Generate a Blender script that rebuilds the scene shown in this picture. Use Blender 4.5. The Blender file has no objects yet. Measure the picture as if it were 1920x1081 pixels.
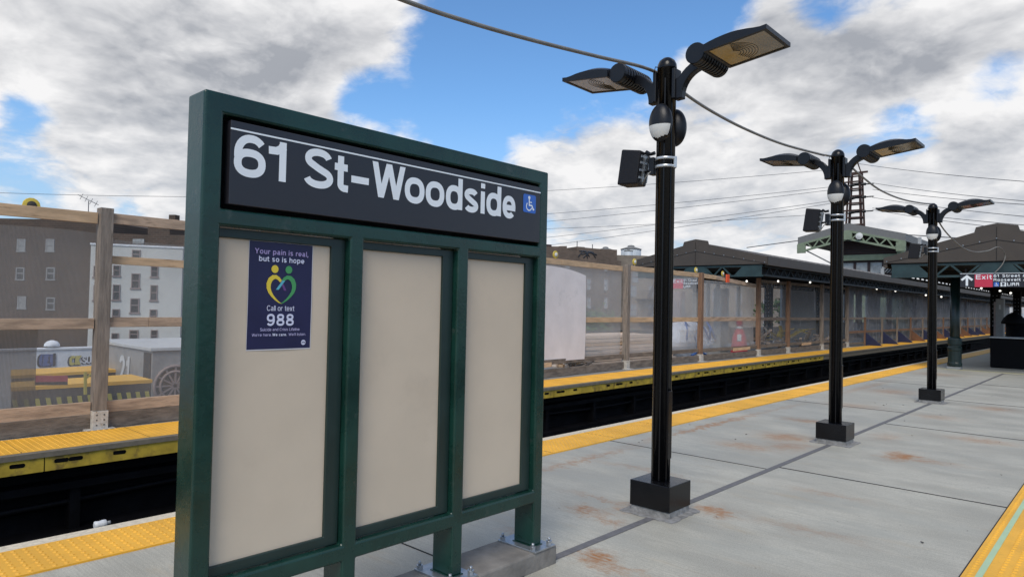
import bpy, bmesh, math, random
from mathutils import Vector, Matrix
random.seed(7)
sc = bpy.context.scene
C = sc.collection
RAD = math.radians
# ------------------------------------------------------------------ camera
F, CX, CY = 1280.0, 960.0, 540.5
EYE = Vector((0, 0, 1.6))
def _d(x, y): return Vector(((x-CX)/F, -(y-CY)/F, -1.0))
_Y = _d(2136, 596).normalized()
_U = _Y.cross(_d(1136, 596-21.5)).normalized()
if _U.y < 0: _U = -_U
_X = _Y.cross(_U)
RM = Matrix((_X, _Y, _U))
cam = bpy.data.cameras.new('camera'); co = bpy.data.objects.new('camera', cam); C.objects.link(co)
co.matrix_world = Matrix.Translation(EYE) @ RM.to_4x4()
cam.sensor_width = 36; cam.lens = F/1920*36; cam.clip_end = 4000; cam.clip_start = .05
sc.camera = co
# survey helpers: a sight line meets a real wall, floor or fence plane
def ray(x, y): return RM @ _d(x, y)
def onX(x, y, X0): r = ray(x, y); return EYE + r*(X0/r.x)
def onY(x, y, Y0): r = ray(x, y); return EYE + r*(Y0/r.y)
def onZ(x, y, Z0): r = ray(x, y); return EYE + r*((Z0-EYE.z)/r.z)
# ------------------------------------------------------------------ render settings, light
sc.render.engine = 'CYCLES'
sc.view_settings.view_transform = 'Standard'; sc.view_settings.look = 'None'
sc.view_settings.exposure = 0.0; sc.view_settings.gamma = 1
sc.cycles.transparent_max_bounces = 8; sc.cycles.max_bounces = 5; sc.cycles.diffuse_bounces = 3
SUN_EL, SUN_AZ = 48, 150           # azimuth from +Y towards +X
sun = bpy.data.lights.new('sun', 'SUN'); sun.energy = 2.2; sun.angle = RAD(28); sun.color = (1, .91, .79)
so = bpy.data.objects.new('sun', sun); C.objects.link(so)
sd = Vector((math.sin(RAD(SUN_AZ))*math.cos(RAD(SUN_EL)), math.cos(RAD(SUN_AZ))*math.cos(RAD(SUN_EL)), math.sin(RAD(SUN_EL))))
so.rotation_euler = (-sd).to_track_quat('-Z', 'Y').to_euler(); so.location = (0, 0, 60)

class NT:
    def __init__(s, tree): s.t = tree
    def n(s, typ, **kw):
        nd = s.t.nodes.new(typ); ins = kw.pop('i', {})
        for k, v in kw.items(): setattr(nd, k, v)
        for k, v in ins.items():
            if isinstance(v, bpy.types.NodeSocket): s.t.links.new(v, nd.inputs[k])
            else: nd.inputs[k].default_value = v
        return nd
    def m(s, op, a, b=0.0, c=None, clamp=False):
        ins = {0: a, 1: b}
        if c is not None: ins[2] = c
        return s.n('ShaderNodeMath', operation=op, use_clamp=clamp, i=ins).outputs[0]
    def vm(s, op, a, b=(0, 0, 0)):
        nd = s.n('ShaderNodeVectorMath', operation=op, i={0: a, 1: b})
        return nd.outputs['Value'] if op in ('DOT_PRODUCT', 'LENGTH', 'DISTANCE') else nd.outputs[0]
    def mix(s, f, a, b, bt='MIX'):
        nd = s.n('ShaderNodeMix', data_type='RGBA', blend_type=bt)
        for k, v in ((0, f), (6, a), (7, b)):
            if isinstance(v, bpy.types.NodeSocket): s.t.links.new(v, nd.inputs[k])
            else: nd.inputs[k].default_value = (v if k == 0 else (tuple(v)+(1,))[:4])
        return nd.outputs[2]
    def ss(s, v, lo, hi):
        return s.n('ShaderNodeMapRange', interpolation_type='SMOOTHSTEP', i={0: v, 1: lo, 2: hi, 3: 0.0, 4: 1.0}).outputs[0]
    def noise(s, vec, scale, detail=3, rough=.55, dist=0):
        return s.n('ShaderNodeTexNoise', i={'Vector': vec, 'Scale': scale, 'Detail': detail, 'Roughness': rough, 'Distortion': dist}).outputs['Fac']

w = bpy.data.worlds.new('World'); sc.world = w; w.use_nodes = True; w.cycles.sampling_method = 'MANUAL'; w.cycles.sample_map_resolution = 512
T = NT(w.node_tree); w.node_tree.nodes.clear()
dirv = T.n('ShaderNodeTexCoord').outputs['Generated']
sky = T.n('ShaderNodeTexSky', sky_type='NISHITA', sun_disc=False, sun_elevation=RAD(SUN_EL), sun_rotation=RAD(SUN_AZ), altitude=20, air_density=1.0, dust_density=.6, ozone_density=2.0).outputs[0]
sep = T.n('ShaderNodeSeparateXYZ', i={0: dirv}).outputs
zc = T.m('MAXIMUM', sep[2], 0.0)
zz = T.m('ADD', zc, .30)
pl = T.n('ShaderNodeCombineXYZ', i={0: T.m('DIVIDE', sep[0], zz), 1: T.m('DIVIDE', sep[1], zz), 2: T.m('MULTIPLY', zc, .8)}).outputs[0]
def cloud(vec, det=9):
    wr = T.n('ShaderNodeTexNoise', i={'Vector': vec, 'Scale': 2.6, 'Detail': 4.0, 'Roughness': .55}).outputs['Color']
    v = T.vm('ADD', vec, T.n('ShaderNodeVectorMath', operation='SCALE', i={0: T.vm('SUBTRACT', wr, (.5, .5, .5)), 'Scale': .20}).outputs[0])
    a = T.noise(v, 2.3, det, .57)
    c = T.n('ShaderNodeTexVoronoi', feature='F1', normalize=True, i={'Vector': v, 'Scale': 5.5, 'Detail': min(4.0, det-2), 'Roughness': .5, 'Lacunarity': 2.3}).outputs['Distance']
    return T.m('ADD', T.m('MULTIPLY', a, .66), T.m('MULTIPLY', T.m('SUBTRACT', 1.0, c), .34))
d0 = cloud(pl)
d1 = cloud(T.vm('MULTIPLY', pl, (.90, .90, 1.0)), 5)
d2 = cloud(T.vm('MULTIPLY', pl, (.97, .97, 1.0)), 8)
# places where the cloud breaks or thickens, as directions
holes = [(1540, 15, .05, .22), (1650, 5, .06, .2), (1860, 165, .05, .18), (1700, 215, .05, .16), (690, 185, .06, .19), (300, 150, .03, .08), (470, 60, .03, .08), (850, 180, .05, .14), (350, 165, .02, .1), (960, 40, .11, .22), (1120, 50, .13, .26), (1270, 60, .09, .2), (880, 120, .07, .12), (880, 230, .075, .16), (905, 280, .04, .1), (1350, 10, .07, .15), (1530, 60, .06, .12), (1440, 190, .04, .12), (1560, 225, .07, .18), (1380, 235, .05, .12), (70, 200, .03, .14),
         (20, 205, .03, .10), (645, 176, .03, .10), (50, 312, .05, .12), (1700, 235, .06, .12), (1010, 190, .06, .1), (1840, 150, .05, .1), (250, 408, .04, .14), (720, 195, .04, .1), (1160, 150, .06, .12), (1740, 10, .05, .1), (60, 400, .12, .07)]
thick = [(150, 60, .40, .18), (560, 110, .15, .10), (1450, 105, .085, .24), (1610, 120, .11, .20), (1130, 260, .14, .20), (1800, 90, .10, .10), (1650, 320, .26, .17), (1850, 300, .2, .1), (450, 330, .30, .08), (930, 5, .05, .10), (1290, 110, .045, .16)]
bias = None
for lst, sg in ((holes, -1), (thick, 1)):
    for (x, y, rr, st) in lst:
        r = ray(x, y).normalized()
        q = T.m('DIVIDE', T.vm('DISTANCE', dirv, tuple(r)), rr)
        g = T.m('MULTIPLY', T.m('EXPONENT', T.m('MULTIPLY', T.m('MULTIPLY', q, q), -1.0)), sg*st*1.0)
        bias = g if bias is None else T.m('ADD', bias, g)
cov = T.m('ADD', d0, bias)
mask = T.ss(cov, .525, .665)
thin = T.ss(cov, .60, .90)
relief = T.m('ADD', T.m('MULTIPLY', T.m('SUBTRACT', d0, d1), 2.6), T.m('MULTIPLY', T.m('SUBTRACT', d0, d2), 2.2))
lum = T.m('MAXIMUM', T.m('ADD', T.m('SUBTRACT', .88, T.m('MULTIPLY', thin, .50)), T.m('MULTIPLY', relief, 1.15), clamp=True), T.m('MULTIPLY', d2, .22))
lowb = T.ss(zc, .02, .30)
dark = T.mix(lowb, (.38, .44, .53), (.295, .32, .37))
ccol = T.mix(lum, dark, (.93, .925, .93))
skyc = T.mix(1.0, sky, (.105, .145, .175), 'MULTIPLY')
hz = T.ss(zc, -.02, .30)
skyc = T.mix(hz, T.mix(.85, skyc, (.43, .55, .72)), skyc)
wc = T.mix(mask, skyc, ccol)
wc = T.mix(T.ss(sep[2], -.012, -.002), (.16, .16, .15), wc)
bg = T.n('ShaderNodeBackground', i={'Color': wc, 'Strength': 1.0})
out = T.n('ShaderNodeOutputWorld'); w.node_tree.links.new(bg.outputs[0], out.inputs[0])

# ------------------------------------------------------------------ materials
MATS = {}
def new_mat(name):
    m = bpy.data.materials.new(name); m.use_nodes = True; m.node_tree.nodes.clear(); MATS[name] = m
    return m, NT(m.node_tree)
def finish(m, t, col, rough=.6, metal=0.0, normal=None, spec=.5, emit=None, es=1.0, coat=0.0, alpha=None, sub=None):
    ins = {'Roughness': rough, 'Metallic': metal, 'Specular IOR Level': spec, 'Coat Weight': coat}
    ins['Base Color'] = col if isinstance(col, bpy.types.NodeSocket) else (tuple(col)+(1,))[:4]
    if emit: ins['Emission Color'] = emit+(1,); ins['Emission Strength'] = es
    if normal: ins['Normal'] = normal
    p = t.n('ShaderNodeBsdfPrincipled', i=ins).outputs[0]
    if alpha is not None:
        tr = t.n('ShaderNodeBsdfTransparent').outputs[0]
        p = t.n('ShaderNodeMixShader', i={0: alpha, 1: tr, 2: p}).outputs[0]
    o = t.n('ShaderNodeOutputMaterial'); t.t.links.new(p, o.inputs[0]); return m
def mat(name, c, r=.55, metal=0, var=.12, scale=6, bump=0.0, bs=80, stretch=(1, 1, 1), dirt=None, dscale=3, dlo=.55, dhi=.75, **kw):
    m, t = new_mat(name)
    pos = t.n('ShaderNodeNewGeometry').outputs['Position']
    v = t.vm('MULTIPLY', pos, stretch)
    n = t.noise(v, scale, 5, .6)
    k = t.ss(n, .25, .75)
    col = t.mix(k, tuple(x*(1-var) for x in c), tuple(min(1, x*(1+var)) for x in c))
    if dirt: col = t.mix(t.m('MULTIPLY', t.ss(t.noise(v, dscale, 6, .7), dlo, dhi), .8), col, dirt)
    nm = None
    if bump: nm = t.n('ShaderNodeBump', i={'Strength': bump, 'Distance': .01, 'Height': t.noise(v, bs, 4, .6)}).outputs[0]
    rr = t.m('ADD', r, t.m('MULTIPLY', t.m('SUBTRACT', n, .5), .25))
    return finish(m, t, col, rr, metal, nm, **kw)

green = mat('sign_green_paint', (.006, .034, .026), .27, var=.3, scale=4, bump=.12, bs=30, dirt=(.035, .055, .048), dscale=7, dlo=.60, dhi=.70)
green_in = mat('trim_green', (.011, .028, .025), .38, var=.12)
charcoal = mat('sign_charcoal', (.021, .021, .027), .33, var=.08, bump=.05, bs=30)
white_v = mat('lettering_vinyl', (.80, .85, .88), .5, var=.02)
white_p = mat('print_white', (.62, .64, .80), .5, var=.02)
lilac = mat('print_lilac', (.37, .30, .55), .5, var=.02)
lavender = mat('print_lavender', (.50, .47, .72), .5, var=.02)
blue_s = mat('symbol_blue', (.03, .13, .50), .4, var=.05)
tan = mat('blank_panel_tan', (.58, .485, .37), .62, var=.04, dirt=(.53, .44, .335), dscale=2.2, scale=2.5, bump=.05, bs=250)
navy = mat('poster_navy', (.012, .012, .058), .42, var=.12, scale=7)
paper = mat('poster_paper', (.62, .60, .62), .5, var=.02)
p_yel = mat('print_yellow', (.72, .55, .045), .5, var=.02)
p_grn = mat('print_green', (.06, .30, .10), .5, var=.02)
p_teal = mat('print_teal', (.10, .42, .52), .5, var=.02)
p_pur = mat('print_purple', (.13, .05, .20), .5, var=.02)
black = mat('black_lamp_paint', (.0045, .0045, .0055), .24, var=.2, bump=.04, bs=30, spec=.3)
blackm = mat('black_cast_metal', (.008, .009, .012), .38, var=.2, bump=.1, bs=60, spec=.35)
cabinet = mat('speaker_charcoal', (.009, .009, .012), .5, var=.1, bump=.1, bs=300, spec=.3)
lensw = mat('frosted_lens', (.66, .66, .63), .25, var=.03)
glassh = mat('lamp_glass_dusty', (.26, .215, .145), .12, var=.35, scale=5, spec=.8)
steel = mat('galvanised_steel', (.36, .38, .40), .36, metal=.75, var=.2, scale=20)
band = mat('band_steel', (.55, .57, .58), .32, metal=.6, var=.1)
grey_cable = mat('cable_sheath', (.20, .19, .17), .55, var=.2, scale=8)
footing_c = mat('footing_concrete', (.20, .185, .165), .85, var=.28, scale=5, bump=.6, bs=30, dirt=(.11, .095, .08), dscale=4)
mortar = mat('mortar', (.24, .235, .225), .9, var=.35, scale=20, bump=.9, bs=35)
wood = mat('weathered_lumber', (.44, .315, .22), .8, var=.38, scale=5, stretch=(3, .5, 3), bump=.5, bs=40, dirt=(.12, .085, .06), dscale=5)
woodn = mat('fresh_lumber', (.56, .38, .225), .75, var=.2, scale=5, stretch=(3, .6, 3), bump=.3, bs=40, dirt=(.25, .15, .08), dscale=6)
plank = mat('pale_plank', (.70, .56, .44), .8, var=.2, scale=3, stretch=(5, .6, 5))
woodg = mat('grey_post_lumber', (.23, .19, .155), .8, var=.35, scale=6, stretch=(4, 4, .4), bump=.6, bs=30, dirt=(.075, .055, .04), dscale=5)
woodr = mat('treated_post_lumber', (.20, .115, .07), .8, var=.3, scale=6, stretch=(4, 4, .4), bump=.5, bs=30, dirt=(.10, .05, .03), dscale=5)
woodk = mat('kickboard_lumber', (.175, .14, .11), .85, var=.4, scale=5, stretch=(3, .7, 3), bump=.7, bs=25, dirt=(.06, .045, .035), dscale=4)
whitepaint = mat('post_shoe_white', (.50, .47, .42), .6, var=.2, scale=20, dirt=(.30, .17, .07), dscale=14, dlo=.56, dhi=.68)
void = mat('near_black', (.003, .003, .0035), .9, var=.4, bump=.3, bs=12, spec=.1)  # near-black all over: track bed, fascia slots and seams
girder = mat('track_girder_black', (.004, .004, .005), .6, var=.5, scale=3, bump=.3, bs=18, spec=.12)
nosing = mat('nosing_cream', (.64, .56, .42), .7, var=.18, scale=30)
nosing_g = mat('nosing_grey', (.17, .145, .105), .8, var=.2, scale=12)
fascia_y = mat('fascia_yellow', (.50, .345, .035), .6, var=.25, scale=4, dirt=(.14, .09, .03), dscale=5, dlo=.48, dhi=.68)
brown = mat('canopy_brown', (.062, .050, .040), .55, var=.1, scale=2)
roofb = mat('canopy_roof_brown', (.055, .045, .038), .6, var=.12, scale=2)
snow = mat('snow_guard_wire', (.30, .28, .26), .5)
truss = mat('truss_green', (.018, .043, .047), .5, var=.25, scale=4)
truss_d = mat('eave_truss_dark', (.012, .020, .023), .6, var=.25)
coldark = mat('column_dark_green', (.006, .019, .018), .35, var=.25, bump=.2, bs=20)
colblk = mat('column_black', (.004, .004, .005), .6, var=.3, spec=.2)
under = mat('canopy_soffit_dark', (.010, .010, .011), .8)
t_grn = mat('tower_green', (.20, .245, .165), .6, var=.15, scale=3)
t_gry = mat('tower_fascia_grey', (.17, .17, .165), .6, var=.08)
t_brn = mat('tower_brown', (.035, .020, .020), .7, var=.2)
t_win = mat('tower_window', (.33, .35, .36), .15, var=.3, scale=2)
rust = mat('pylon_rust', (.055, .028, .022), .8, var=.3)
insul = mat('insulator_dark', (.02, .022, .024), .4)
wirem = mat('wire_dark', (.055, .06, .07), .6)
plasterw = mat('white_render', (.64, .65, .62), .85, var=.07, scale=.6, dirt=(.55, .55, .52), dscale=.5)
winglass = mat('window_glass', (.05, .055, .06), .15, var=.5, scale=2)
winblind = mat('window_blind', (.30, .31, .31), .4, var=.2)
winframe = mat('window_frame_grey', (.30, .24, .23), .6)
stone = mat('brownstone_lintel', (.16, .12, .09), .8)
deck_y = mat('deck_yellow', (.85, .47, .05), .6, var=.08)
train_d = mat('work_car_dark', (.035, .034, .035), .7, var=.4, scale=3)
haz_y = mat('hazard_yellow', (.50, .44, .07), .6)
redsign = mat('banner_red', (.46, .07, .11), .6)
silver = mat('machine_silver', (.42, .42, .41), .45, metal=.3, var=.15)
whitem = mat('machine_roof_white', (.66, .68, .68), .5)
graf_b = mat('spray_blue', (.10, .16, .36), .8)
graf_y = mat('spray_yellow', (.62, .55, .16), .8)
graf_d = mat('spray_charcoal', (.05, .06, .08), .8)
graf_p = mat('spray_purple', (.20, .12, .24), .8)
wallw = mat('wall_white_paint', (.82, .85, .88), .8, var=.1)
plyblue = mat('brace_blue', (.014, .020, .065), .6, var=.15)
plybrown = mat('brace_brown', (.155, .075, .040), .7, var=.2)
tarpw = mat('sheet_white', (.74, .68, .66), .6, var=.06, scale=3, bump=1.0, bs=2.2, dirt=(.58, .54, .52), dscale=1.5)
bagw = mat('bulk_bag_white', (.62, .64, .68), .7, var=.12, scale=6, bump=.8, bs=7)
bagb = mat('bulk_bag_blue', (.06, .15, .42), .7)
coner = mat('safety_red', (.50, .035, .055), .5, var=.15)
greyst = mat('cabinet_grey', (.27, .28, .28), .5, var=.1)
lightst = mat('steel_light', (.50, .52, .52), .5)
exitred = mat('exit_red', (.56, .035, .075), .4, var=.03)
trashb = mat('bin_black', (.004, .004, .005), .7, spec=.15, var=.3, bump=.3, bs=15)
bulbm, tb_ = new_mat('lit_bulb'); finish(bulbm, tb_, (1, .97, .9), .3, emit=(1, .96, .88), es=1.6)
guard_y = mat('lamp_guard_yellow', (.62, .46, .06), .5)
tapeo = mat('tape_orange', (.75, .10, .03), .6)
asphalt = mat('street_asphalt', (.055, .055, .055), .9, var=.2)
ballast = mat('roadbed_grey', (.075, .07, .065), .95, var=.35, scale=2, bump=.8, bs=6)
leafm = mat('leaf_green', (.055, .105, .03), .7, var=.5, scale=1.2)
bark = mat('bark', (.07, .05, .035), .9)
phos = mat('photoluminescent_stripe', (.42, .58, .36), .5, var=.05)
paint_y = mat('line_yellow', (.50, .47, .20), .7, var=.2)
joint_m = mat('joint_sealant', (.135, .13, .13), .7, var=.2, scale=20)
crack_m = mat('joint_gap', (.02, .02, .022), .9)
bottle_w = mat('crushed_plastic', (.55, .56, .56), .35, var=.15)
dirtbits = mat('litter_dark', (.04, .035, .03), .8)
bluevan = mat('tank_blue_grey', (.45, .49, .52), .5, var=.1, dirt=(.2, .22, .24), dscale=1)

def brickm(name, c1, c2, mort, ang, sx=1.0):
    m, t = new_mat(name)
    pos = t.n('ShaderNodeNewGeometry').outputs['Position']
    s = t.n('ShaderNodeSeparateXYZ', i={0: pos}).outputs
    u = t.m('ADD', t.m('MULTIPLY', s[0], math.sin(RAD(ang))), t.m('MULTIPLY', s[1], math.cos(RAD(ang))))
    v = t.n('ShaderNodeCombineXYZ', i={0: u, 1: s[2], 2: 0.0}).outputs[0]
    b = t.n('ShaderNodeTexBrick', i={'Vector': v, 'Scale': sx, 'Color1': c1+(1,), 'Color2': c2+(1,), 'Mortar': mort+(1,), 'Brick Width': .42, 'Row Height': .15, 'Mortar Size': .016}).outputs[0]
    col = t.mix(t.ss(t.noise(pos, .35, 5, .65), .3, .75), b, t.mix(.45, b, (.03, .025, .02)))
    return finish(m, t, col, .9)
brick_dk = brickm('brick_dark_brown', (.095, .062, .045), (.065, .046, .036), (.11, .09, .075), 57)
brick_tan = brickm('brick_tan', (.34, .27, .20), (.27, .21, .155), (.30, .27, .23), 30)
brick_br = brickm('brick_brown', (.19, .13, .095), (.13, .09, .065), (.18, .155, .13), 30)

# concrete platform with broom finish, stains and rust
def concrete(name, base, rusty=True):
    m, t = new_mat(name)
    pos = t.n('ShaderNodeNewGeometry').outputs['Position']
    big = t.noise(t.vm('MULTIPLY', pos, (.8, 1.6, 1)), 1.1, 5, .6)
    fine = t.noise(pos, 55, 6, .8)
    broom = t.noise(t.vm('MULTIPLY', pos, (.9, 26, 1)), 3.0, 5, .65)
    grit = t.noise(pos, 140, 4, .8)
    c = t.mix(t.ss(big, .32, .68), tuple(x*.74 for x in base), tuple(x*1.12 for x in base))
    med = t.noise(t.vm('MULTIPLY', pos, (1, 1.5, 1)), 6, 6, .7)
    c = t.mix(t.m('MULTIPLY', t.ss(med, .45, .7), .4), c, tuple(x*.72 for x in base))
    c = t.mix(t.m('MULTIPLY', t.ss(broom, .46, .58), .42), c, tuple(x*.62 for x in base))
    c = t.mix(t.m('MULTIPLY', t.ss(fine, .47, .56), .42), c, tuple(x*.62 for x in base))
    c = t.mix(t.m('MULTIPLY', t.ss(grit, .50, .58), .40), c, tuple(x*1.5 for x in base))
    blu = t.noise(t.vm('MULTIPLY', pos, (.5, 1.3, 1)), 1.7, 4, .6)
    c = t.mix(t.m('MULTIPLY', t.ss(blu, .50, .72), .45), c, (base[0]*.74, base[1]*.78, base[2]*.82))
    c = t.mix(t.m('MULTIPLY', t.ss(t.noise(t.vm('MULTIPLY', pos, (.45, 2.2, 1)), 2.3, 6, .7), .56, .74), .35), c, (base[0]*.95, base[1]*.74, base[2]*.5))
    spk = t.ss(t.noise(pos, 22, 2, .5), .74, .77)
    c = t.mix(t.m('MULTIPLY', spk, .8), c, (.05, .045, .04))
    if rusty:
        wv = t.n('ShaderNodeTexNoise', i={'Vector': pos, 'Scale': 6.0, 'Detail': 8.0, 'Roughness': .75})
        warp = t.n('ShaderNodeVectorMath', operation='SCALE', i={0: t.vm('SUBTRACT', wv.outputs['Color'], (.5, .5, .5)), 'Scale': .7}).outputs[0]
        p2 = t.vm('ADD', pos, warp)
        tot = None
        for (x, y, rx, ry, st) in RUST:
            q = t.vm('LENGTH', t.vm('MULTIPLY', t.vm('SUBTRACT', p2, (x, y, 0)), (1/rx, 1/ry, 0)))
            g = t.m('MULTIPLY', t.m('EXPONENT', t.m('MULTIPLY', t.m('MULTIPLY', q, q), -1.0)), st)
            tot = g if tot is None else t.m('MAXIMUM', tot, g)
        streak = t.noise(t.vm('MULTIPLY', pos, (2.0, 9, 1)), 5, 5, .65)
        f = t.m('MULTIPLY', tot, t.ss(streak, .22, .62), clamp=True)
        c = t.mix(t.m('MULTIPLY', f, 1.25, clamp=True), c, (.34, .15, .045))
    h = t.m('ADD', t.m('MULTIPLY', broom, 1.0), t.m('MULTIPLY', fine, .5))
    nm = t.n('ShaderNodeBump', i={'Strength': .35, 'Distance': .004, 'Height': h}).outputs[0]
    return finish(m, t, c, t.m('ADD', .62, t.m('MULTIPLY', t.m('SUBTRACT', big, .5), .5)), normal=nm)
RUST = [(-3.22, 4.42, .16, .07, .75), (-3.0, 4.30, .20, .06, .55), (-2.98, 4.62, .10, .09, .6), (-3.25, 4.75, .35, .05, .4), (-1.96, 8.62, .13, .22, 1.1), (-1.75, 8.55, .3, .10, .5), (-2.56, 3.62, .10, .10, 1.0), (-2.42, 3.55, .28, .05, .5), (-2.50, 5.12, .16, .10, .8),
        (-4.27, 5.75, .06, .9, .55), (-4.35, 8.9, .06, 1.6, .8), (-4.3, 11.2, .05, .9, .4), (-3.55, 10.3, .35, .15, .6), (-3.4, 7.8, .30, .22, .55), (-3.3, 8.75, .28, .28, .7), (-3.05, 8.2, .2, .3, .5), (-2.0, 6.35, .3, .07, .3), (-1.8, 5.2, .35, .08, .28), (-1.5, 10.5, .35, .2, .5), (-1.85, 14.2, .3, .3, .5), (-3.6, 5.9, .5, .06, .35),
        (-3.9, 21.0, .5, .5, .4), (-3.6, 12.6, .4, .3, .4), (-2.3, 12.3, .3, .25, .35), (-3.7, 15.5, .4, .5, .5), (-4.3, 16.0, .1, 1.8, .4), (-3.3, 3.6, .12, .05, .3), (-4.0, 3.9, .06, .3, .3), (-2.4, 9.8, .16, .25, .35)]
conc = concrete('platform_concrete', (.445, .425, .355))
conc_far = concrete('far_platform_concrete', (.27, .265, .25), False)

def tactile_mat(name, c):
    m, t = new_mat(name)
    pos = t.n('ShaderNodeNewGeometry').outputs['Position']
    a = t.noise(pos, 2.2, 5, .6); b = t.noise(pos, 45, 3, .6)
    col = t.mix(t.ss(a, .3, .7), tuple(x*.88 for x in c), tuple(min(1, x*1.08) for x in c))
    col = t.mix(t.m('MULTIPLY', t.ss(b, .5, .8), .35), col, tuple(x*.6 for x in c))
    col = t.mix(t.m('MULTIPLY', t.ss(t.noise(pos, 7, 6, .75), .66, .74), .7), col, (.20, .13, .05))
    nm = t.n('ShaderNodeBump', i={'Strength': .4, 'Distance': .002, 'Height': t.noise(pos, 300, 2)}).outputs[0]
    return finish(m, t, col, .55, normal=nm)
tact = tactile_mat('tactile_yellow', (.84, .43, .035))

def veil(name, c, a, weave=0.0, fold=0.0, rough=.6):
    m, t = new_mat(name)
    pos = t.n('ShaderNodeNewGeometry').outputs['Position']
    al = t.m('ADD', a, t.m('MULTIPLY', t.m('SUBTRACT', t.noise(pos, 2.0, 4, .6), .5), .18))
    if weave:
        wv = t.n('ShaderNodeTexWave', wave_type='BANDS', bands_direction='Z', i={'Vector': pos, 'Scale': 26.0, 'Distortion': 1.5, 'Detail': 1.0, 'Detail Scale': .3}).outputs['Fac']
        w2 = t.n('ShaderNodeTexWave', wave_type='BANDS', bands_direction='Y', i={'Vector': pos, 'Scale': 26.0, 'Distortion': 1.5, 'Detail': 1.0, 'Detail Scale': .3}).outputs['Fac']
        al = t.m('ADD', al, t.m('MULTIPLY', t.m('SUBTRACT', t.m('MULTIPLY', wv, w2), .3), weave))
    if fold:
        f = t.noise(t.vm('MULTIPLY', pos, (1, 5.5, .55)), 1.0, 5, .7, .8)
        al = t.m('ADD', al, t.m('MULTIPLY', t.ss(f, .56, .72), fold))
        g = t.noise(t.vm('MULTIPLY', pos, (1, 18, 1.2)), 1.0, 3, .6, 1.5)
        al = t.m('ADD', al, t.m('MULTIPLY', t.ss(g, .62, .70), fold*.7))
    al = t.m('MINIMUM', t.m('MAXIMUM', al, .05), .97)
    df = t.n('ShaderNodeBsdfDiffuse', i={'Color': c+(1,)}).outputs[0]; tl = t.n('ShaderNodeBsdfTranslucent', i={'Color': c+(1,)}).outputs[0]
    b = t.n('ShaderNodeMixShader', i={0: .45, 1: df, 2: tl}).outputs[0]
    if fold:
        gl = t.n('ShaderNodeBsdfGlossy', i={'Color': (.8, .8, .8, 1), 'Roughness': .35}).outputs[0]; b = t.n('ShaderNodeMixShader', i={0: .10, 1: b, 2: gl}).outputs[0]
    sh = t.n('ShaderNodeMixShader', i={0: al, 1: t.n('ShaderNodeBsdfTransparent').outputs[0], 2: b}).outputs[0]
    o = t.n('ShaderNodeOutputMaterial'); t.t.links.new(sh, o.inputs[0]); return m
net = veil('debris_netting', (.41, .37, .335), .46, weave=.34)
net2 = veil('pale_netting', (.72, .70, .67), .46, weave=.30)
net_dark = veil('double_netting', (.16, .14, .12), .72, weave=.35)
poly = veil('clear_polythene', (.70, .72, .74), .18, fold=.45, rough=.3)
poly2 = veil('grey_polythene', (.62, .63, .66), .36, fold=.55, rough=.3)

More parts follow.
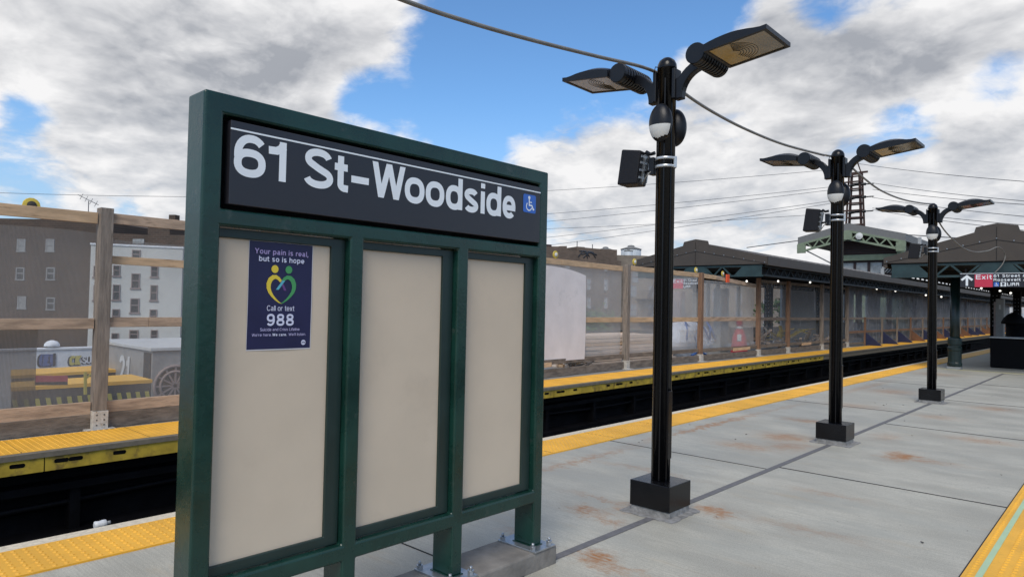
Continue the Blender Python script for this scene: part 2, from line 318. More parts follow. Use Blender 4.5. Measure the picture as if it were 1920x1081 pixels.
# ------------------------------------------------------------------ mesh helpers
def link(o, parent=None):
    C.objects.link(o)
    if parent is not None:
        o.parent = parent; o.matrix_parent_inverse = Matrix.Identity(4)
        if parent.location != Vector((0, 0, 0)): o.location = -Vector(parent_world(parent))
    return o
def parent_world(p):
    v = Vector(p.location)
    while p.parent is not None: p = p.parent; v += Vector(p.location)
    return v
class MB:
    """geometry in world metres (or local to the thing when local=True at build)"""
    def __init__(s): s.v = []; s.f = []; s.sm = []
    def add(s, vs, fs, smooth=False):
        n = len(s.v); s.v += [tuple(p) for p in vs]; s.f += [tuple(i+n for i in f) for f in fs]; s.sm += [smooth]*len(fs); return s
    def box(s, x0, x1, y0, y1, z0, z1):
        x0, x1 = sorted((x0, x1)); y0, y1 = sorted((y0, y1)); z0, z1 = sorted((z0, z1))
        vs = [(x, y, z) for z in (z0, z1) for y in (y0, y1) for x in (x0, x1)]
        return s.add(vs, [(0, 2, 3, 1), (4, 5, 7, 6), (0, 1, 5, 4), (2, 6, 7, 3), (0, 4, 6, 2), (1, 3, 7, 5)])
    def hexa(s, a, b):   # a, b: 4 points each, joined
        vs = list(a)+list(b)
        return s.add(vs, [(3, 2, 1, 0), (4, 5, 6, 7), (0, 1, 5, 4), (1, 2, 6, 5), (2, 3, 7, 6), (3, 0, 4, 7)])
    def bar(s, p, q, wd, ht, up=(0, 0, 1)):
        p = Vector(p); q = Vector(q); d = (q-p).normalized(); sx = d.cross(Vector(up))
        if sx.length < 1e-4: sx = d.cross(Vector((1, 0, 0)))
        sx.normalize(); sy = sx.cross(d); sx = sx*wd/2; sy = sy*ht/2
        return s.hexa([p-sx-sy, p+sx-sy, p+sx+sy, p-sx+sy], [q-sx-sy, q+sx-sy, q+sx+sy, q-sx+sy])
    def tube(s, pts, r, n=8, caps=True, smooth=True):
        pts = [Vector(p) for p in pts]; rs = r if isinstance(r, (list, tuple)) else [r]*len(pts)
        base = len(s.v); ref = None
        for i, p in enumerate(pts):
            d = (pts[min(i+1, len(pts)-1)]-pts[max(i-1, 0)]).normalized()
            if ref is None: ref = d.orthogonal().normalized()
            ref = (ref-d*ref.dot(d)).normalized(); b = d.cross(ref)
            for k in range(n):
                a = 2*math.pi*k/n; s.v.append(tuple(p+(ref*math.cos(a)+b*math.sin(a))*rs[i]))
        for i in range(len(pts)-1):
            for k in range(n):
                a = base+i*n+k; b2 = base+i*n+(k+1) % n
                s.f.append((a, b2, b2+n, a+n)); s.sm.append(smooth)
        if caps:
            s.f.append(tuple(base+k for k in range(n))[::-1]); s.sm.append(False)
            e = base+(len(pts)-1)*n; s.f.append(tuple(e+k for k in range(n))); s.sm.append(False)
        return s
    def lathe(s, prof, cx, cy, n=24, z0=0.0, smooth=True):   # prof: (r, z)
        pts = [(cx, cy, z0+z) for r, z in prof]; base = len(s.v)
        for (r, z) in prof:
            for k in range(n):
                a = 2*math.pi*k/n; s.v.append((cx+r*math.cos(a), cy+r*math.sin(a), z0+z))
        for i in range(len(prof)-1):
            for k in range(n):
                a = base+i*n+k; b2 = base+i*n+(k+1) % n
                s.f.append((a, b2, b2+n, a+n)); s.sm.append(smooth)
        s.f.append(tuple(base+k for k in range(n))[::-1]); s.sm.append(False)
        e = base+(len(prof)-1)*n; s.f.append(tuple(e+k for k in range(n))); s.sm.append(False)
        return s
    def prism(s, poly, off):   # poly: coplanar 3-D points, off: extrusion vector
        n = len(poly); off = Vector(off); vs = [Vector(p) for p in poly]; vs += [p+off for p in vs]
        return s.add(vs, [tuple(range(n))[::-1], tuple(range(n, 2*n))]+[(i, (i+1) % n, (i+1) % n+n, i+n) for i in range(n)])
    def quad(s, *p): return s.add(p, [tuple(range(len(p)))])
    def build(s, name, m, parent=None, bevel=0, seg=2, fix=True):
        me = bpy.data.meshes.new(name); me.from_pydata(s.v, [], s.f); me.polygons.foreach_set('use_smooth', s.sm)
        me.materials.append(m)
        if fix:
            bm = bmesh.new(); bm.from_mesh(me); bmesh.ops.recalc_face_normals(bm, faces=bm.faces); bm.to_mesh(me); bm.free()
        me.update()
        o = bpy.data.objects.new(name, me); link(o, parent)
        if bevel:
            b = o.modifiers.new('bevel', 'BEVEL'); b.width = bevel; b.segments = seg; b.limit_method = 'ANGLE'; b.angle_limit = RAD(40)
        return o
def empty(name, loc, label, cat, group=None):
    o = bpy.data.objects.new(name, None); o.location = loc; C.objects.link(o); o.empty_display_size = .2
    return tag(o, label, cat, group)
def tag(o, label, cat, group=None):
    o['label'] = label; o['category'] = cat
    if group: o['group'] = group
    return o
def struct(o, kind='structure'): o['kind'] = kind; return o
def move_tree(src, delta, label, group=None):
    """copy of a thing and its parts, shifted; children share mesh data"""
    def cp(o, par):
        c = o.copy(); C.objects.link(c); c.parent = par
        for ch in list(o.children): cp(ch, c)
        return c
    r = cp(src, None); r.location = Vector(src.location)+Vector(delta); r['label'] = label
    if group: r['group'] = group
    return r
def interp(tab, y):
    if y <= tab[0][0]: return tab[0][1]
    for (a, b), (c, d) in zip(tab, tab[1:]):
        if y <= c: return b+(d-b)*(y-a)/(c-a)
    return tab[-1][1]
EDGE = [(-6, -8.05), (1.6, -8.19), (5, -8.27), (10, -8.44), (16, -8.54), (23, -8.60), (40, -8.68), (130, -8.68)]
FENCE = [(-6, -9.1), (1.7, -9.29), (3.7, -9.33), (11, -9.70), (15, -9.88), (20, -9.92), (30, -9.90), (130, -9.9)]
def xe(y): return interp(EDGE, y)
def xf(y): return interp(FENCE, y)
YS = [-6, -3, 0, 1.6, 3, 5, 7.5, 10, 13, 16, 19.5, 23, 30, 40, 70, 130]
def ribbon(fa, fb, za, zb, ys=YS):   # closed strip following the curved far platform
    m = MB(); n = len(ys); vs = []
    for y in ys: vs += [(fa(y), y, za), (fb(y), y, za), (fb(y), y, zb), (fa(y), y, zb)]
    fs = [(3, 2, 1, 0), tuple((n-1)*4+k for k in range(4))]
    for i in range(n-1):
        for k in range(4): fs.append((i*4+k, i*4+(k+1) % 4, i*4+4+(k+1) % 4, i*4+4+k))
    return m.add(vs, fs)

# ------------------------------------------------------------------ stroke lettering (grotesque, cap height 1)
def arc(cx, cy, rx, ry, a0, a1, n=None, p=2.35):
    n = n or max(4, int(abs(a1-a0)/11)); o = []
    for i in range(n+1):
        a = RAD(a0+(a1-a0)*i/n); c, s = math.cos(a), math.sin(a)
        o.append((cx+rx*math.copysign(abs(c)**(2/p), c), cy+ry*math.copysign(abs(s)**(2/p), s)))
    return o
def glyph(ch, w):
    h = w/2; X = .735; hv = w*.88/2; q = 0.0
    ow = .58; nw = .54
    if ch == ' ': return .28, []
    if ch == 'o': return ow, [arc(ow/2, X/2, ow/2-h, X/2-hv+.012, 0, 360, 36)]
    if ch in 'bdp':
        st = {'b': [(h, 0), (h, 1)], 'd': [(ow-h, 0), (ow-h, 1)], 'p': [(h, -.27), (h, X)]}[ch]
        return ow, [arc(ow/2, X/2, ow/2-h, X/2-hv+.012, 0, 360, 36), st]
    if ch == 'c': return .54, [arc(.29, X/2, .29-h, X/2-hv+.012, 38, 322)]
    if ch == 'e': return .57, [[(h, X/2-.02), (.57-h*.2, X/2-.02)], arc(.285, X/2, .285-h, X/2-hv+.012, -4, 318)]
    if ch == 'a': return .57, [arc(.265, X-.20, .235-h, .20-hv+.012, 165, 0)+[(.50-h, .0+h*1.2), (.55-h*.5, .0+hv*.4)], [(.50-h, .44), (.30, .41)]+arc(.235, .215, .235-h, .195-hv+.012, 105, 290)+[(.40, .08), (.50-h, .2)]]
    if ch == 's': return .52, [arc(.26, X-.195, .24-h, .195-hv+.012, 20, 225, p=2.1)[:]+[(.26, X/2)]+arc(.265, .195, .245-h, .195-hv+.012, 45, -160, p=2.1)]
    if ch == 'i': return w+.0, [[(h, 0), (h, X)], [(h, 1-w*.85), (h, 1)]]
    if ch == 'l': return w, [[(h, 0), (h, 1)]]
    if ch == 't': return .33, [[(.15, .955), (.15, .20)]+arc(.15+.10, .19, .10, .19-hv, 180, 262, p=2)[1:]+[(.34, hv*.95)], [(0, X-hv), (.32, X-hv)]]
    if ch == 'f': return .33, [[(.14, 0), (.14, .83)]+arc(.14+.12, .86, .12, .14-hv, 180, 90)[1:]+[(.33, 1-hv)], [(0, X-hv), (.31, X-hv)]]
    if ch == 'h': return nw, [[(h, 0), (h, 1)], arc(nw/2, X-.24, nw/2-h, .24-hv+.01, 170, 0)+[(nw-h, 0)]]
    if ch == 'n': return nw, [[(h, 0), (h, X)], arc(nw/2, X-.24, nw/2-h, .24-hv+.01, 170, 0)+[(nw-h, 0)]]
    if ch == 'r': return .36, [[(h, 0), (h, X)], arc(.30, X-.26, .30-h, .26-hv, 175, 85)+[(.36, X-hv)]]
    if ch == 'u': return nw, [[(nw-h, 0), (nw-h, X)], arc(nw/2, .24, nw/2-h, .24-hv+.01, 350, 180)+[(h, X)]]
    if ch == 'v': return .54, [[(h, X), (.27, 0)], [(.54-h, X), (.27, 0)]]
    if ch == 'w': return .80, [[(h, X), (.24, 0)], [(.40, X), (.24, 0)], [(.40, X), (.56, 0)], [(.80-h, X), (.56, 0)]]
    if ch == 'x': return .54, [[(h, X), (.54-h, 0)], [(.54-h, X), (h, 0)]]
    if ch == 'S': return .66, [arc(.33, .745, .30-h, .267-hv, 12, 222, p=2.1)+[(.33, .505)]+arc(.335, .262, .325-h, .274-hv, 50, -168, p=2.1)]
    if ch == 'W': return .96, [[(h, 1), (.27, 0)], [(.48, 1), (.27, 0)], [(.48, 1), (.69, 0)], [(.96-h, 1), (.69, 0)]]
    if ch == 'Y': return .68, [[(h, 1), (.34, .42)], [(.68-h, 1), (.34, .42)], [(.34, .46), (.34, 0)]]
    if ch == 'C': return .71, [arc(.36, .5, .36-h, .5-hv+.012, 35, 325)]
    if ch == 'L': return .56, [[(h, 1), (h, hv), (.56, hv)]]
    if ch == 'E': return .60, [[(.60, 1-hv), (h, 1-hv), (h, hv), (.61, hv)], [(h, .52), (.56, .52)]]
    if ch == 'A': return .68, [[(.34, 1), (h, 0)], [(.34, 1), (.68-h, 0)], [(.15, .28), (.53, .28)]]
    if ch == 'R': return .66, [[(h, 0), (h, 1-hv), (.40, 1-hv)]+arc(.40, .74, .24-h, .26-hv, 90, -90)[1:]+[(h, .48)], [(.42, .48)]+arc(.44, .30, .18-h, .18, 80, 0)+[(.66-h, 0)]]
    if ch == 'I': return w, [[(h, 0), (h, 1)]]
    if ch == 'U': return .68, [[(h, 1)]+arc(.34, .30, .34-h, .30-hv, 180, 360)+[(.68-h, 1)]]
    if ch == 'P': return .62, [[(h, 0), (h, 1-hv), (.36, 1-hv)]+arc(.36, .72, .26-h, .28-hv, 90, -90)[1:]+[(h, .44)]]
    if ch == 'K': return .66, [[(h, 0), (h, 1)], [(h, .35), (.64-h, 1)], [(.26, .52), (.66-h, 0)]]
    if ch == 'O': return .72, [arc(.36, .5, .36-h, .5-hv, 0, 360, 36)]
    if ch == 'J': return .5, [[(.5-h, 1)]+arc(.25, .25, .25-h, .25-hv, 360, 190)]
    if ch == 'M': return .8, [[(h, 0), (h, 1), (.40, .25), (.8-h, 1), (.8-h, 0)]]
    if ch == 'T': return .6, [[(0, 1-hv), (.6, 1-hv)], [(.3, 1), (.3, 0)]]
    if ch == '&': return .70, [[(.68, 0), (.20, .70)]+arc(.33, .78, .16-h*.5, .2-hv, 200, -20)+[(.30, .52)]+arc(.27, .26, .26-h, .26-hv, 100, 290)+[(.62, .42)]]
    if ch == '6': return .60, [arc(.305, .325, .305-h, .325-hv+.01, 0, 360, 36), arc(.325, .52, .325-h, .48-hv+.01, 190, 42, p=2.2)]
    if ch == '9': return .60, [arc(.295, .675, .295-h, .325-hv+.01, 0, 360, 36), arc(.275, .48, .325-h, .48-hv+.01, 10, -138, p=2.2)]
    if ch == '8': return .60, [arc(.30, .275, .30-h, .285-hv, 0, 360, 36), arc(.30, .745, .27-h, .265-hv, 0, 360, 36)]
    if ch == '1': return .44, [[(.36-h, 0), (.36-h, 1)], [(.02, .745), (.16, .755), (.30-h*.4, .86), (.36-h*1.15, 1-hv*.6)]]
    if ch == '2': return .58, [arc(.29, .70, .28-h, .30-hv, 170, -20)+[(.30, .33), (h*1.1, hv)], [(0, hv), (.58, hv)]]
    if ch == '-': return .40, [[(.02, .385), (.38, .385)]]
    if ch == '.': return w, [[(h, 0), (h, w*.9)]]
    if ch == ',': return w, [[(h, w*.9), (h, 0), (h*.3, -w*.7)]]
    if ch == "'": return w, [[(h, 1), (h, .72)]]
    return .3, []
def stroke(mb, pts, wd, place, eps):
    """ribbon along 2-D pts, half width wd/2 (wd may be a list); place(u, v, d) -> 3-D"""
    n = len(pts); L = []; R = []
    closed = n > 3 and abs(pts[0][0]-pts[-1][0]) < 1e-6 and abs(pts[0][1]-pts[-1][1]) < 1e-6
    ws = wd if isinstance(wd, list) else [wd]*n
    if n == 2 and not isinstance(wd, list):
        (xa, ya), (xb, yb) = pts; dx, dy = xb-xa, yb-ya
        if abs(dy) > .9*abs(dx) and abs(dx) > 1e-6:
            hw = wd/2*math.hypot(dx, dy)/abs(dy)
            mb.add([place(xa-hw, ya, eps), place(xa+hw, ya, eps), place(xb+hw, yb, eps), place(xb-hw, yb, eps)], [(0, 1, 2, 3)]); return
    for i, (x, y) in enumerate(pts):
        if closed and i in (0, n-1): a = pts[n-2]; b = pts[1]
        else: a = pts[max(i-1, 0)]; b = pts[min(i+1, n-1)]
        d1 = Vector((x-a[0], y-a[1])); d2 = Vector((b[0]-x, b[1]-y))
        if d1.length < 1e-9: d1 = d2
        if d2.length < 1e-9: d2 = d1
        d1.normalize(); d2.normalize(); t = (d1+d2)
        if t.length < 1e-6: t = d1.copy()
        t.normalize(); k = min(1/max(.35, t.dot(d1)), 2.4)
        nx, ny = -t.y*k*ws[i]/2, t.x*k*ws[i]/2
        L.append(place(x+nx, y+ny, eps)); R.append(place(x-nx, y-ny, eps))
    vs = L+R
    mb.add(vs, [(i, i+1, n+i+1, n+i) for i in range(n-1)])
def text(mb, s, place, size, w=.19, track=.07, sx=1.0, align='l', depth0=0.0, shear=0.0):
    adv = 0; items = []
    for ch in s:
        a, st = glyph(ch, w); items.append((adv, st)); adv += a+track
    adv -= track
    off = 0 if align == 'l' else (-adv/2 if align == 'c' else -adv)
    k = 0
    for x0, sts in items:
        for st in sts:
            k += 1
            stroke(mb, [((x0+off+px_+shear*py_)*size*sx, py_*size) for px_, py_ in st], w*size, place, depth0+.00012*size/.17*(k % 3))
    return adv*size*sx
def text_width(s, w, track): return sum(glyph(c, w)[0]+track for c in s)-track

# ================================================================== SETTING
g = MB().box(-900, 900, -700, 1500, -9.6, -9.0).build('ground', asphalt); struct(g)
PX0, PX1 = -5.16, .02
p = MB().box(PX0, PX1, -8, 130, -.30, 0).build('platform', conc); struct(p)
pn = MB().box(-5.30, PX0, -8, 130, -.16, .006).build('platform_nosing', nosing, bevel=.012); struct(pn)
tp = MB().box(-5.155, -4.66, -8, 130, -.01, .012)
def domes(mb, x0, x1, y0, y1, z, px_=.060, r=.0125, hgt=.006, n=6, fx=None):
    nx = int((x1-x0)/px_); ny = int((y1-y0)/px_)
    for j in range(ny):
        y = y0+px_*(j+.5)
        ox = fx(y) if fx else 0
        for i in range(nx):
            x = x0+ox+px_*(i+.5)+(x1-x0-nx*px_)/2
            b = len(mb.v)
            for (rr, zz_) in ((r*1.25, 0), (r*.7, hgt)):
                for k in range(n):
                    a = 2*math.pi*k/n; mb.v.append((x+rr*math.cos(a), y+rr*math.sin(a), z+zz_))
            for k in range(n):
                mb.f.append((b+k, b+(k+1) % n, b+n+(k+1) % n, b+n+k)); mb.sm.append(False)
            mb.f.append(tuple(b+n+k for k in range(n))); mb.sm.append(False)
domes(tp, -5.15, -4.665, .2, 26, .012)
for y in range(-8, 130, 2): pass
tp = tp.build('tactile_paving', tact, fix=False); struct(tp)
tj = MB()
for k in range(24): tj.box(-5.153, -4.662, .9+k*1.22, .905+k*1.22, .0121, .0135)
struct(tj.build('tactile_paving_joint', crack_m))
tp2 = MB().box(-.80, .0, -8, 130, -.01, .012); domes(tp2, -.66, .0, 2.0, 16, .012); domes(tp2, -.795, -.74, 2.0, 16, .012, px_=.055)
tp2 = tp2.build('tactile_paving', tact, fix=False); struct(tp2)
struct(MB().box(-.735, -.70, -8, 60, .0121, .0165).build('glow_stripe', phos))
struct(MB().box(-2.765, -2.705, -8, 22.9, .001, .004).build('expansion_joint', joint_m))
cj = MB()
for y in (3.05, 7.03, 10.95, 14.9, 18.9, 22.8): cj.box(-2.70, -.81, y-.008, y+.008, .001, .004)
for y in (2.9, 6.86, 12.4, 17.6): cj.box(-4.655, -2.77, y-.005, y+.005, .001, .004)
cj.box(-.812, -.80, -6, 30, .001, .004)
struct(cj.build('slab_joint', crack_m))
struct(MB().box(-4.64, -.81, 23.22, 23.30, .001, .005).build('yellow_line', paint_y))
# pit between the platforms
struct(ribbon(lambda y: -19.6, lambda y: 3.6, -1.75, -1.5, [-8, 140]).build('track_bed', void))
pw = MB().box(-5.24, -5.20, -8, 130, -1.5, -.165)
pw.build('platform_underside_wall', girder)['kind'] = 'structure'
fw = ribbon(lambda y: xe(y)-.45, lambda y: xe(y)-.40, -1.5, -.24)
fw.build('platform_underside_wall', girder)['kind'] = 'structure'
gd = empty('track_girder', (xe(5)-.3, 5, -1.5), 'black steel girder with stiffeners under the far platform edge', 'girder')
ribbon(lambda y: xe(y)-.40, lambda y: xe(y)-.18, -.46, -.38).build('flange', girder, gd)
ribbon(lambda y: xe(y)-.40, lambda y: xe(y)-.12, -.98, -.90).build('flange', girder, gd)
m = MB()
y = -1.0
while y < 60:
    m.box(xe(y)-.40, xe(y)-.22, y-.05, y+.05, -.90, -.46); y += 1.65
m.build('stiffeners', girder, gd)['kind'] = 'stuff'
cb = MB(); pts = [(xe(y)-.30, y, -.60-.03*math.sin(y*1.1)) for y in [k*.5-2 for k in range(140)]]
cb.tube(pts, .035, 6); tag(cb.build('cable', girder), 'dark cable running along the girder below the far platform edge', 'cable')
for k, x in enumerate((-6.05, -7.5)):
    r = MB().box(x-.035, x+.035, -8, 130, -1.44, -1.40).box(x-.01, x+.01, -8, 130, -1.5, -1.44)
    tag(r.build('rail', girder), ['running rail nearer the sign side of the dark track pit', 'running rail nearer the yellow edged far platform'][k], 'rail', 'rails in the pit')
# far platform
struct(ribbon(lambda y: -14.4, lambda y: xe(y)-.034, -.185, -.014, [9.9, 13, 16, 19.5, 23, 30, 40, 70, 130]).build('far_platform', conc_far))
struct(ribbon(lambda y: -10.0, lambda y: xe(y)-.034, -.185, -.014, [-6, -3, 0, 1.6, 3, 5, 7.5, 9.9]).build('far_platform', conc_far))
def xm(a): return lambda y: xe(y)-a
fp = ribbon(xm(.92), xm(.09), -.016, .004)
domes(fp, -.91, -.10, -.5, 22, .004, px_=.062, n=5, fx=xe)
struct(fp.build('tactile_paving', tact, fix=False))
tj = MB()
for k in range(30):
    y = .55+k*1.22; tj.box(xe(y)-.915, xe(y)-.095, y, y+.006, .0042, .006)
struct(tj.build('tactile_paving_joint', crack_m))
struct(ribbon(xm(.085), xm(-.015), -.05, .002).build('platform_nosing', nosing_g))
fy = empty('fascia_board', (xe(5), 5, -.2), 'yellow painted fascia plates with bolt slots along the far platform edge', 'edge fascia')
ys2 = [y for y in YS if y <= 23]
ribbon(xm(.03), xm(.0), -.195, -.052, [-6, -3, 0, 1.6, 3, 5, 7.5, 10, 13, 16, 19.5, 23, 26.5]).build('plate', fascia_y, fy)
ribbon(xm(.03), xm(.0), -.195, -.052, [26.55, 30, 40, 70, 130]).build('plate', nosing_g, fy)
sl = MB()
y = .1
while y < 27:
    for dy in (0, .42, 1.62, 2.0):
        yy = y+dy; x = xe(yy)+.0015
        L = .045
        pts = [(x, yy+(L if abs(a) < 90 or a > 270 else -L)+.022*math.cos(RAD(a)), -.105+.022*math.sin(RAD(a))) for a in range(-80, 281, 30)]
        sl.prism(pts, (-.001, 0, 0))
    y += 2.13
sl.build('slots', void, fy)['kind'] = 'stuff'
sm_ = MB()
y = 1.95
while y < 27: sm_.box(xe(y)+.0005, xe(y)+.002, y-.004, y+.004, -.194, -.053); y += 2.13
sm_.build('seams', void, fy)['kind'] = 'stuff'

# ================================================================== STATION NAME SIGN
XS, XB = -2.73, -2.89
sg = empty('station_sign', (-2.81, 2.2, .11), 'green steel framed station name board with black header reading 61 St-Woodside above three tan panels', 'station sign')
def grid_extrude(ys, zs, filled, x0, x1, name, m, parent, bevel):
    bm = bmesh.new(); V = {}
    def v(i, j, k):
        if (i, j, k) not in V: V[(i, j, k)] = bm.verts.new(((x1, x0)[k], ys[i], zs[j]))
        return V[(i, j, k)]
    S = {(i, j) for i in range(len(ys)-1) for j in range(len(zs)-1) if filled(i, j)}
    for (i, j) in S:
        bm.faces.new((v(i, j, 0), v(i+1, j, 0), v(i+1, j+1, 0), v(i, j+1, 0)))
        bm.faces.new((v(i, j+1, 1), v(i+1, j+1, 1), v(i+1, j, 1), v(i, j, 1)))
        for (di, dj, a, b) in ((-1, 0, (i, j+1), (i, j)), (1, 0, (i+1, j), (i+1, j+1)), (0, -1, (i, j), (i+1, j)), (0, 1, (i+1, j+1), (i, j+1))):
            if (i+di, j+dj) not in S:
                bm.faces.new((v(*a, 0), v(*b, 0), v(*b, 1), v(*a, 1))[::-1])
    bmesh.ops.recalc_face_normals(bm, faces=bm.faces)
    bmesh.ops.dissolve_limit(bm, angle_limit=.01, verts=bm.verts, edges=bm.edges)
    me = bpy.data.meshes.new(name); bm.to_mesh(me); bm.free(); me.materials.append(m)
    o = bpy.data.objects.new(name, me); link(o, parent)
    for p_ in me.polygons: p_.use_smooth = False
    b = o.modifiers.new('bevel', 'BEVEL'); b.width = bevel; b.segments = 3; b.limit_method = 'ANGLE'; b.angle_limit = RAD(40)
    return o
fy_ = [1.145, 1.225, 1.843, 1.920, 2.535, 2.613, 3.208, 3.288]
fz_ = [.125, .388, .463, 1.893, 1.963, 2.346, 2.432]
def fil(i, j):
    if i in (0, 6): return True
    if i in (2, 4): return j not in (4,)
    return j in (1, 3, 5)
grid_extrude(fy_, fz_, fil, XB, XS, 'frame', green, sg, .011)
# panels with inner trims
opens = [(1.225, 1.843), (1.920, 2.535), (2.613, 3.208)]
for (a, b) in opens:
    z0, z1 = .463, 1.893
    x1, x0 = XS-.038, XS-.062
    t_ = .048
    grid_extrude([a+.004, a+.012, b-t_-.03, b-.004], [z0+.004, z0+t_, z1-.042, z1-.004], lambda i, j: not (i == 1 and j == 1), x0, x1, 'panel_trim', green_in, sg, .003)
    MB().box(x0-.006, x0+.010, a+.0125, b-t_-.0305, z0+t_+.0005, z1-.0425).build('panel', tan, sg)
# header box
MB().box(XB+.012, XB+.026, 1.2255, 3.2075, 1.9635, 2.3455).build('back_plate', charcoal, sg)
hb = MB().box(XB+.03, XS+.004, 1.252, 3.207, 1.984, 2.328).build('header_box', charcoal, sg, bevel=.003)
hx = XS+.0055
def hp(u, v, e): return (hx+e, u, v)
LET = [('6', 1.268, 1.406), ('1', 1.418, 1.500), ('S', 1.586, 1.735), ('t', 1.742, 1.816), ('-', 1.833, 1.932), ('W', 1.950, 2.152), ('o', 2.150, 2.279), ('o', 2.287, 2.416), ('d', 2.427, 2.548), ('s', 2.563, 2.670), ('i', 2.688, 2.722), ('d', 2.734, 2.855), ('e', 2.868, 2.994)]
base_z, cap = 2.108, .170
for k, (ch, ya, yb) in enumerate(LET):
    bw = .192; a_, sts = glyph(ch, bw)
    us = [p_[0] for st in sts for p_ in st]; lo, hi = min(us), max(us)
    pad = 0 if ch in '-' else bw*cap/2*(1.05 if ch in 'W' else 1.0)
    if ch == 't': tm = MB()
    tm = MB(); u0_, u1_ = (ya+pad, yb-pad) if ch not in 't-' else (ya, yb)
    if ch == 'i': u0_ = u1_ = (ya+yb)/2
    f_ = (u1_-u0_)/(hi-lo) if hi > lo else 1
    if ch == '1': u0_ = ya; u1_ = yb-bw*cap/2; f_ = (u1_-u0_)/(hi-lo)
    for q_, st in enumerate(sts):
        stroke(tm, [(u0_+(px_-lo)*f_, base_z+py_*cap) for px_, py_ in st], bw*cap, lambda u, v, e: (hx+e, u, v), .00015*q_)
    tm.build('letter', white_v, hb, fix=False)
MB().box(XS+.004, XS+.0056, 1.252, 3.207, 2.2895, 2.2965).build('stripe', white_v, hb)
def rrect(mb, u0, u1, v0, v1, r, place, e):
    pts = []
    for (cx, cy, a0) in ((u1-r, v1-r, 0), (u0+r, v1-r, 90), (u0+r, v0+r, 180), (u1-r, v0+r, 270)):
        for k in range(5):
            a = RAD(a0+22.5*k); pts.append(place(cx+r*math.cos(a), cy+r*math.sin(a), e))
    mb.add(pts, [tuple(range(len(pts)))])
def wheelchair(mb, place, u, v, s, e):
    P = lambda a, b, d: place(u+a*s, v+b*s, d+e)
    stroke(mb, arc(.47, .84, .055, .055, 0, 360, 12, p=2), .085, P, 0)
    stroke(mb, [(.47, .76), (.48, .40), (.72, .40), (.84, .17), (.92, .21)], .085, P, .0001)
    stroke(mb, [(.48, .58), (.70, .58)], .06, P, .0002)
    stroke(mb, arc(.46, .33, .23, .23, 130, 345, 16, p=2), .065, P, .0003)
m = MB(); rrect(m, 3.047, 3.163, 2.158, 2.268, .012, hp, .0002)
sy = m.build('access_symbol', blue_s, hb)
m = MB(); wheelchair(m, hp, 3.052, 2.162, .104, .0008); m.build('wheelchair', white_v, sy, fix=False)
# footing, base plates, bolts
ft = MB().box(-2.672, -2.99, .9, 3.372, -.01, .112).build('concrete_footing', footing_c, bevel=.012)
tag(ft, 'rough grey concrete kerb footing bolted under the station name board', 'footing')
for k, yc in enumerate((1.185, 1.8815, 2.574, 3.248)):
    bp = MB().box(-2.975, -2.675+.01, yc-.095, min(yc+.1, 3.368), .112, .123).build('base_plate', steel, sg, bevel=.002)
    for dx in (-2.95, -2.70):
        for dy in (-.075, .078):
            m = MB(); yy = yc+dy
            m.lathe([(.017, 0), (.017, .018)], dx, yy, 6, .123, smooth=False)
            m.lathe([(.019, .018), (.019, .021)], dx, yy, 12, .123)
            m.lathe([(.0085, .021), (.0085, .040)], dx, yy, 8, .123)
            m.build('bolt', steel, bp)
    MB().box(XB-.006, XS+.006, yc-.046, yc+.046, .123, .128).build('weld_foot', green, bp, bevel=.004)

# ---- poster
XP = XS-.062+.010
po = empty('poster', (XP, 1.523, 1.39), 'navy helpline poster with a yellow and green heart taped to the left tan panel', 'poster')
def wav(u, v): return .0025*math.sin(u*21+1)+.002*math.sin(v*17)
m = MB(); NU, NV = 8, 12
P0y, P1y, P0z, P1z = 1.372, 1.674, 1.3850, 1.850
def grid_sheet(mb, y0, y1, z0, z1, x):
    vs = [(x+.003+wav(y0+(y1-y0)*i/NU, z0+(z1-z0)*j/NV)*.4, y0+(y1-y0)*i/NU, z0+(z1-z0)*j/NV) for j in range(NV+1) for i in range(NU+1)]
    mb.add(vs, [(j*(NU+1)+i, j*(NU+1)+i+1, (j+1)*(NU+1)+i+1, (j+1)*(NU+1)+i) for j in range(NV) for i in range(NU)], True)
grid_sheet(m, P0y-.001, P1y+.0025, P0z-.005, P1z, XP)
m.build('sheet', paper, po)
m = MB(); grid_sheet(m, P0y+.001, P1y-.001, P0z, P1z-.0015, XP+.0006); nav = m.build('print', navy, po)
cyp = (P0y+P1y)/2
def pp(u, v, e): return (XP+.0058+e, cyp+u, v)
def ptext(s, z, size, w, track, width, m_, name, u0=None, al='c'):
    mb = MB(); tw = text_width(s, w, track)*size; sx_ = width/tw
    text(mb, s, lambda u, v, e: pp(u+(u0 or 0), z+v, e), size, w=w, track=track, sx=sx_, align=al); return mb.build(name, m_, nav, fix=False)
ptext('Your pain is real,', 1.7955, .0225, .19, .05, .256, lilac, 'heading')
ptext('but so is hope', 1.7640, .0225, .19, .05, .217, white_p, 'heading')
ptext('Call or text', 1.5510, .0225, .12, .07, .130, white_p, 'heading')
ptext('988', 1.4865, .0500, .18, .07, .131, white_p, 'phone_number')
ptext('Suicide and Crisis Lifeline', 1.4635, .0125, .13, .08, .187, lavender, 'small_print')
ptext("We're here.", 1.4410, .0120, .13, .07, .090, lavender, 'small_print', u0=-.085)
ptext('We care.', 1.4410, .0120, .20, .06, .069, white_p, 'small_print', u0=-.002)
ptext("We'll listen.", 1.4410, .0120, .13, .07, .085, lavender, 'small_print', u0=.083)
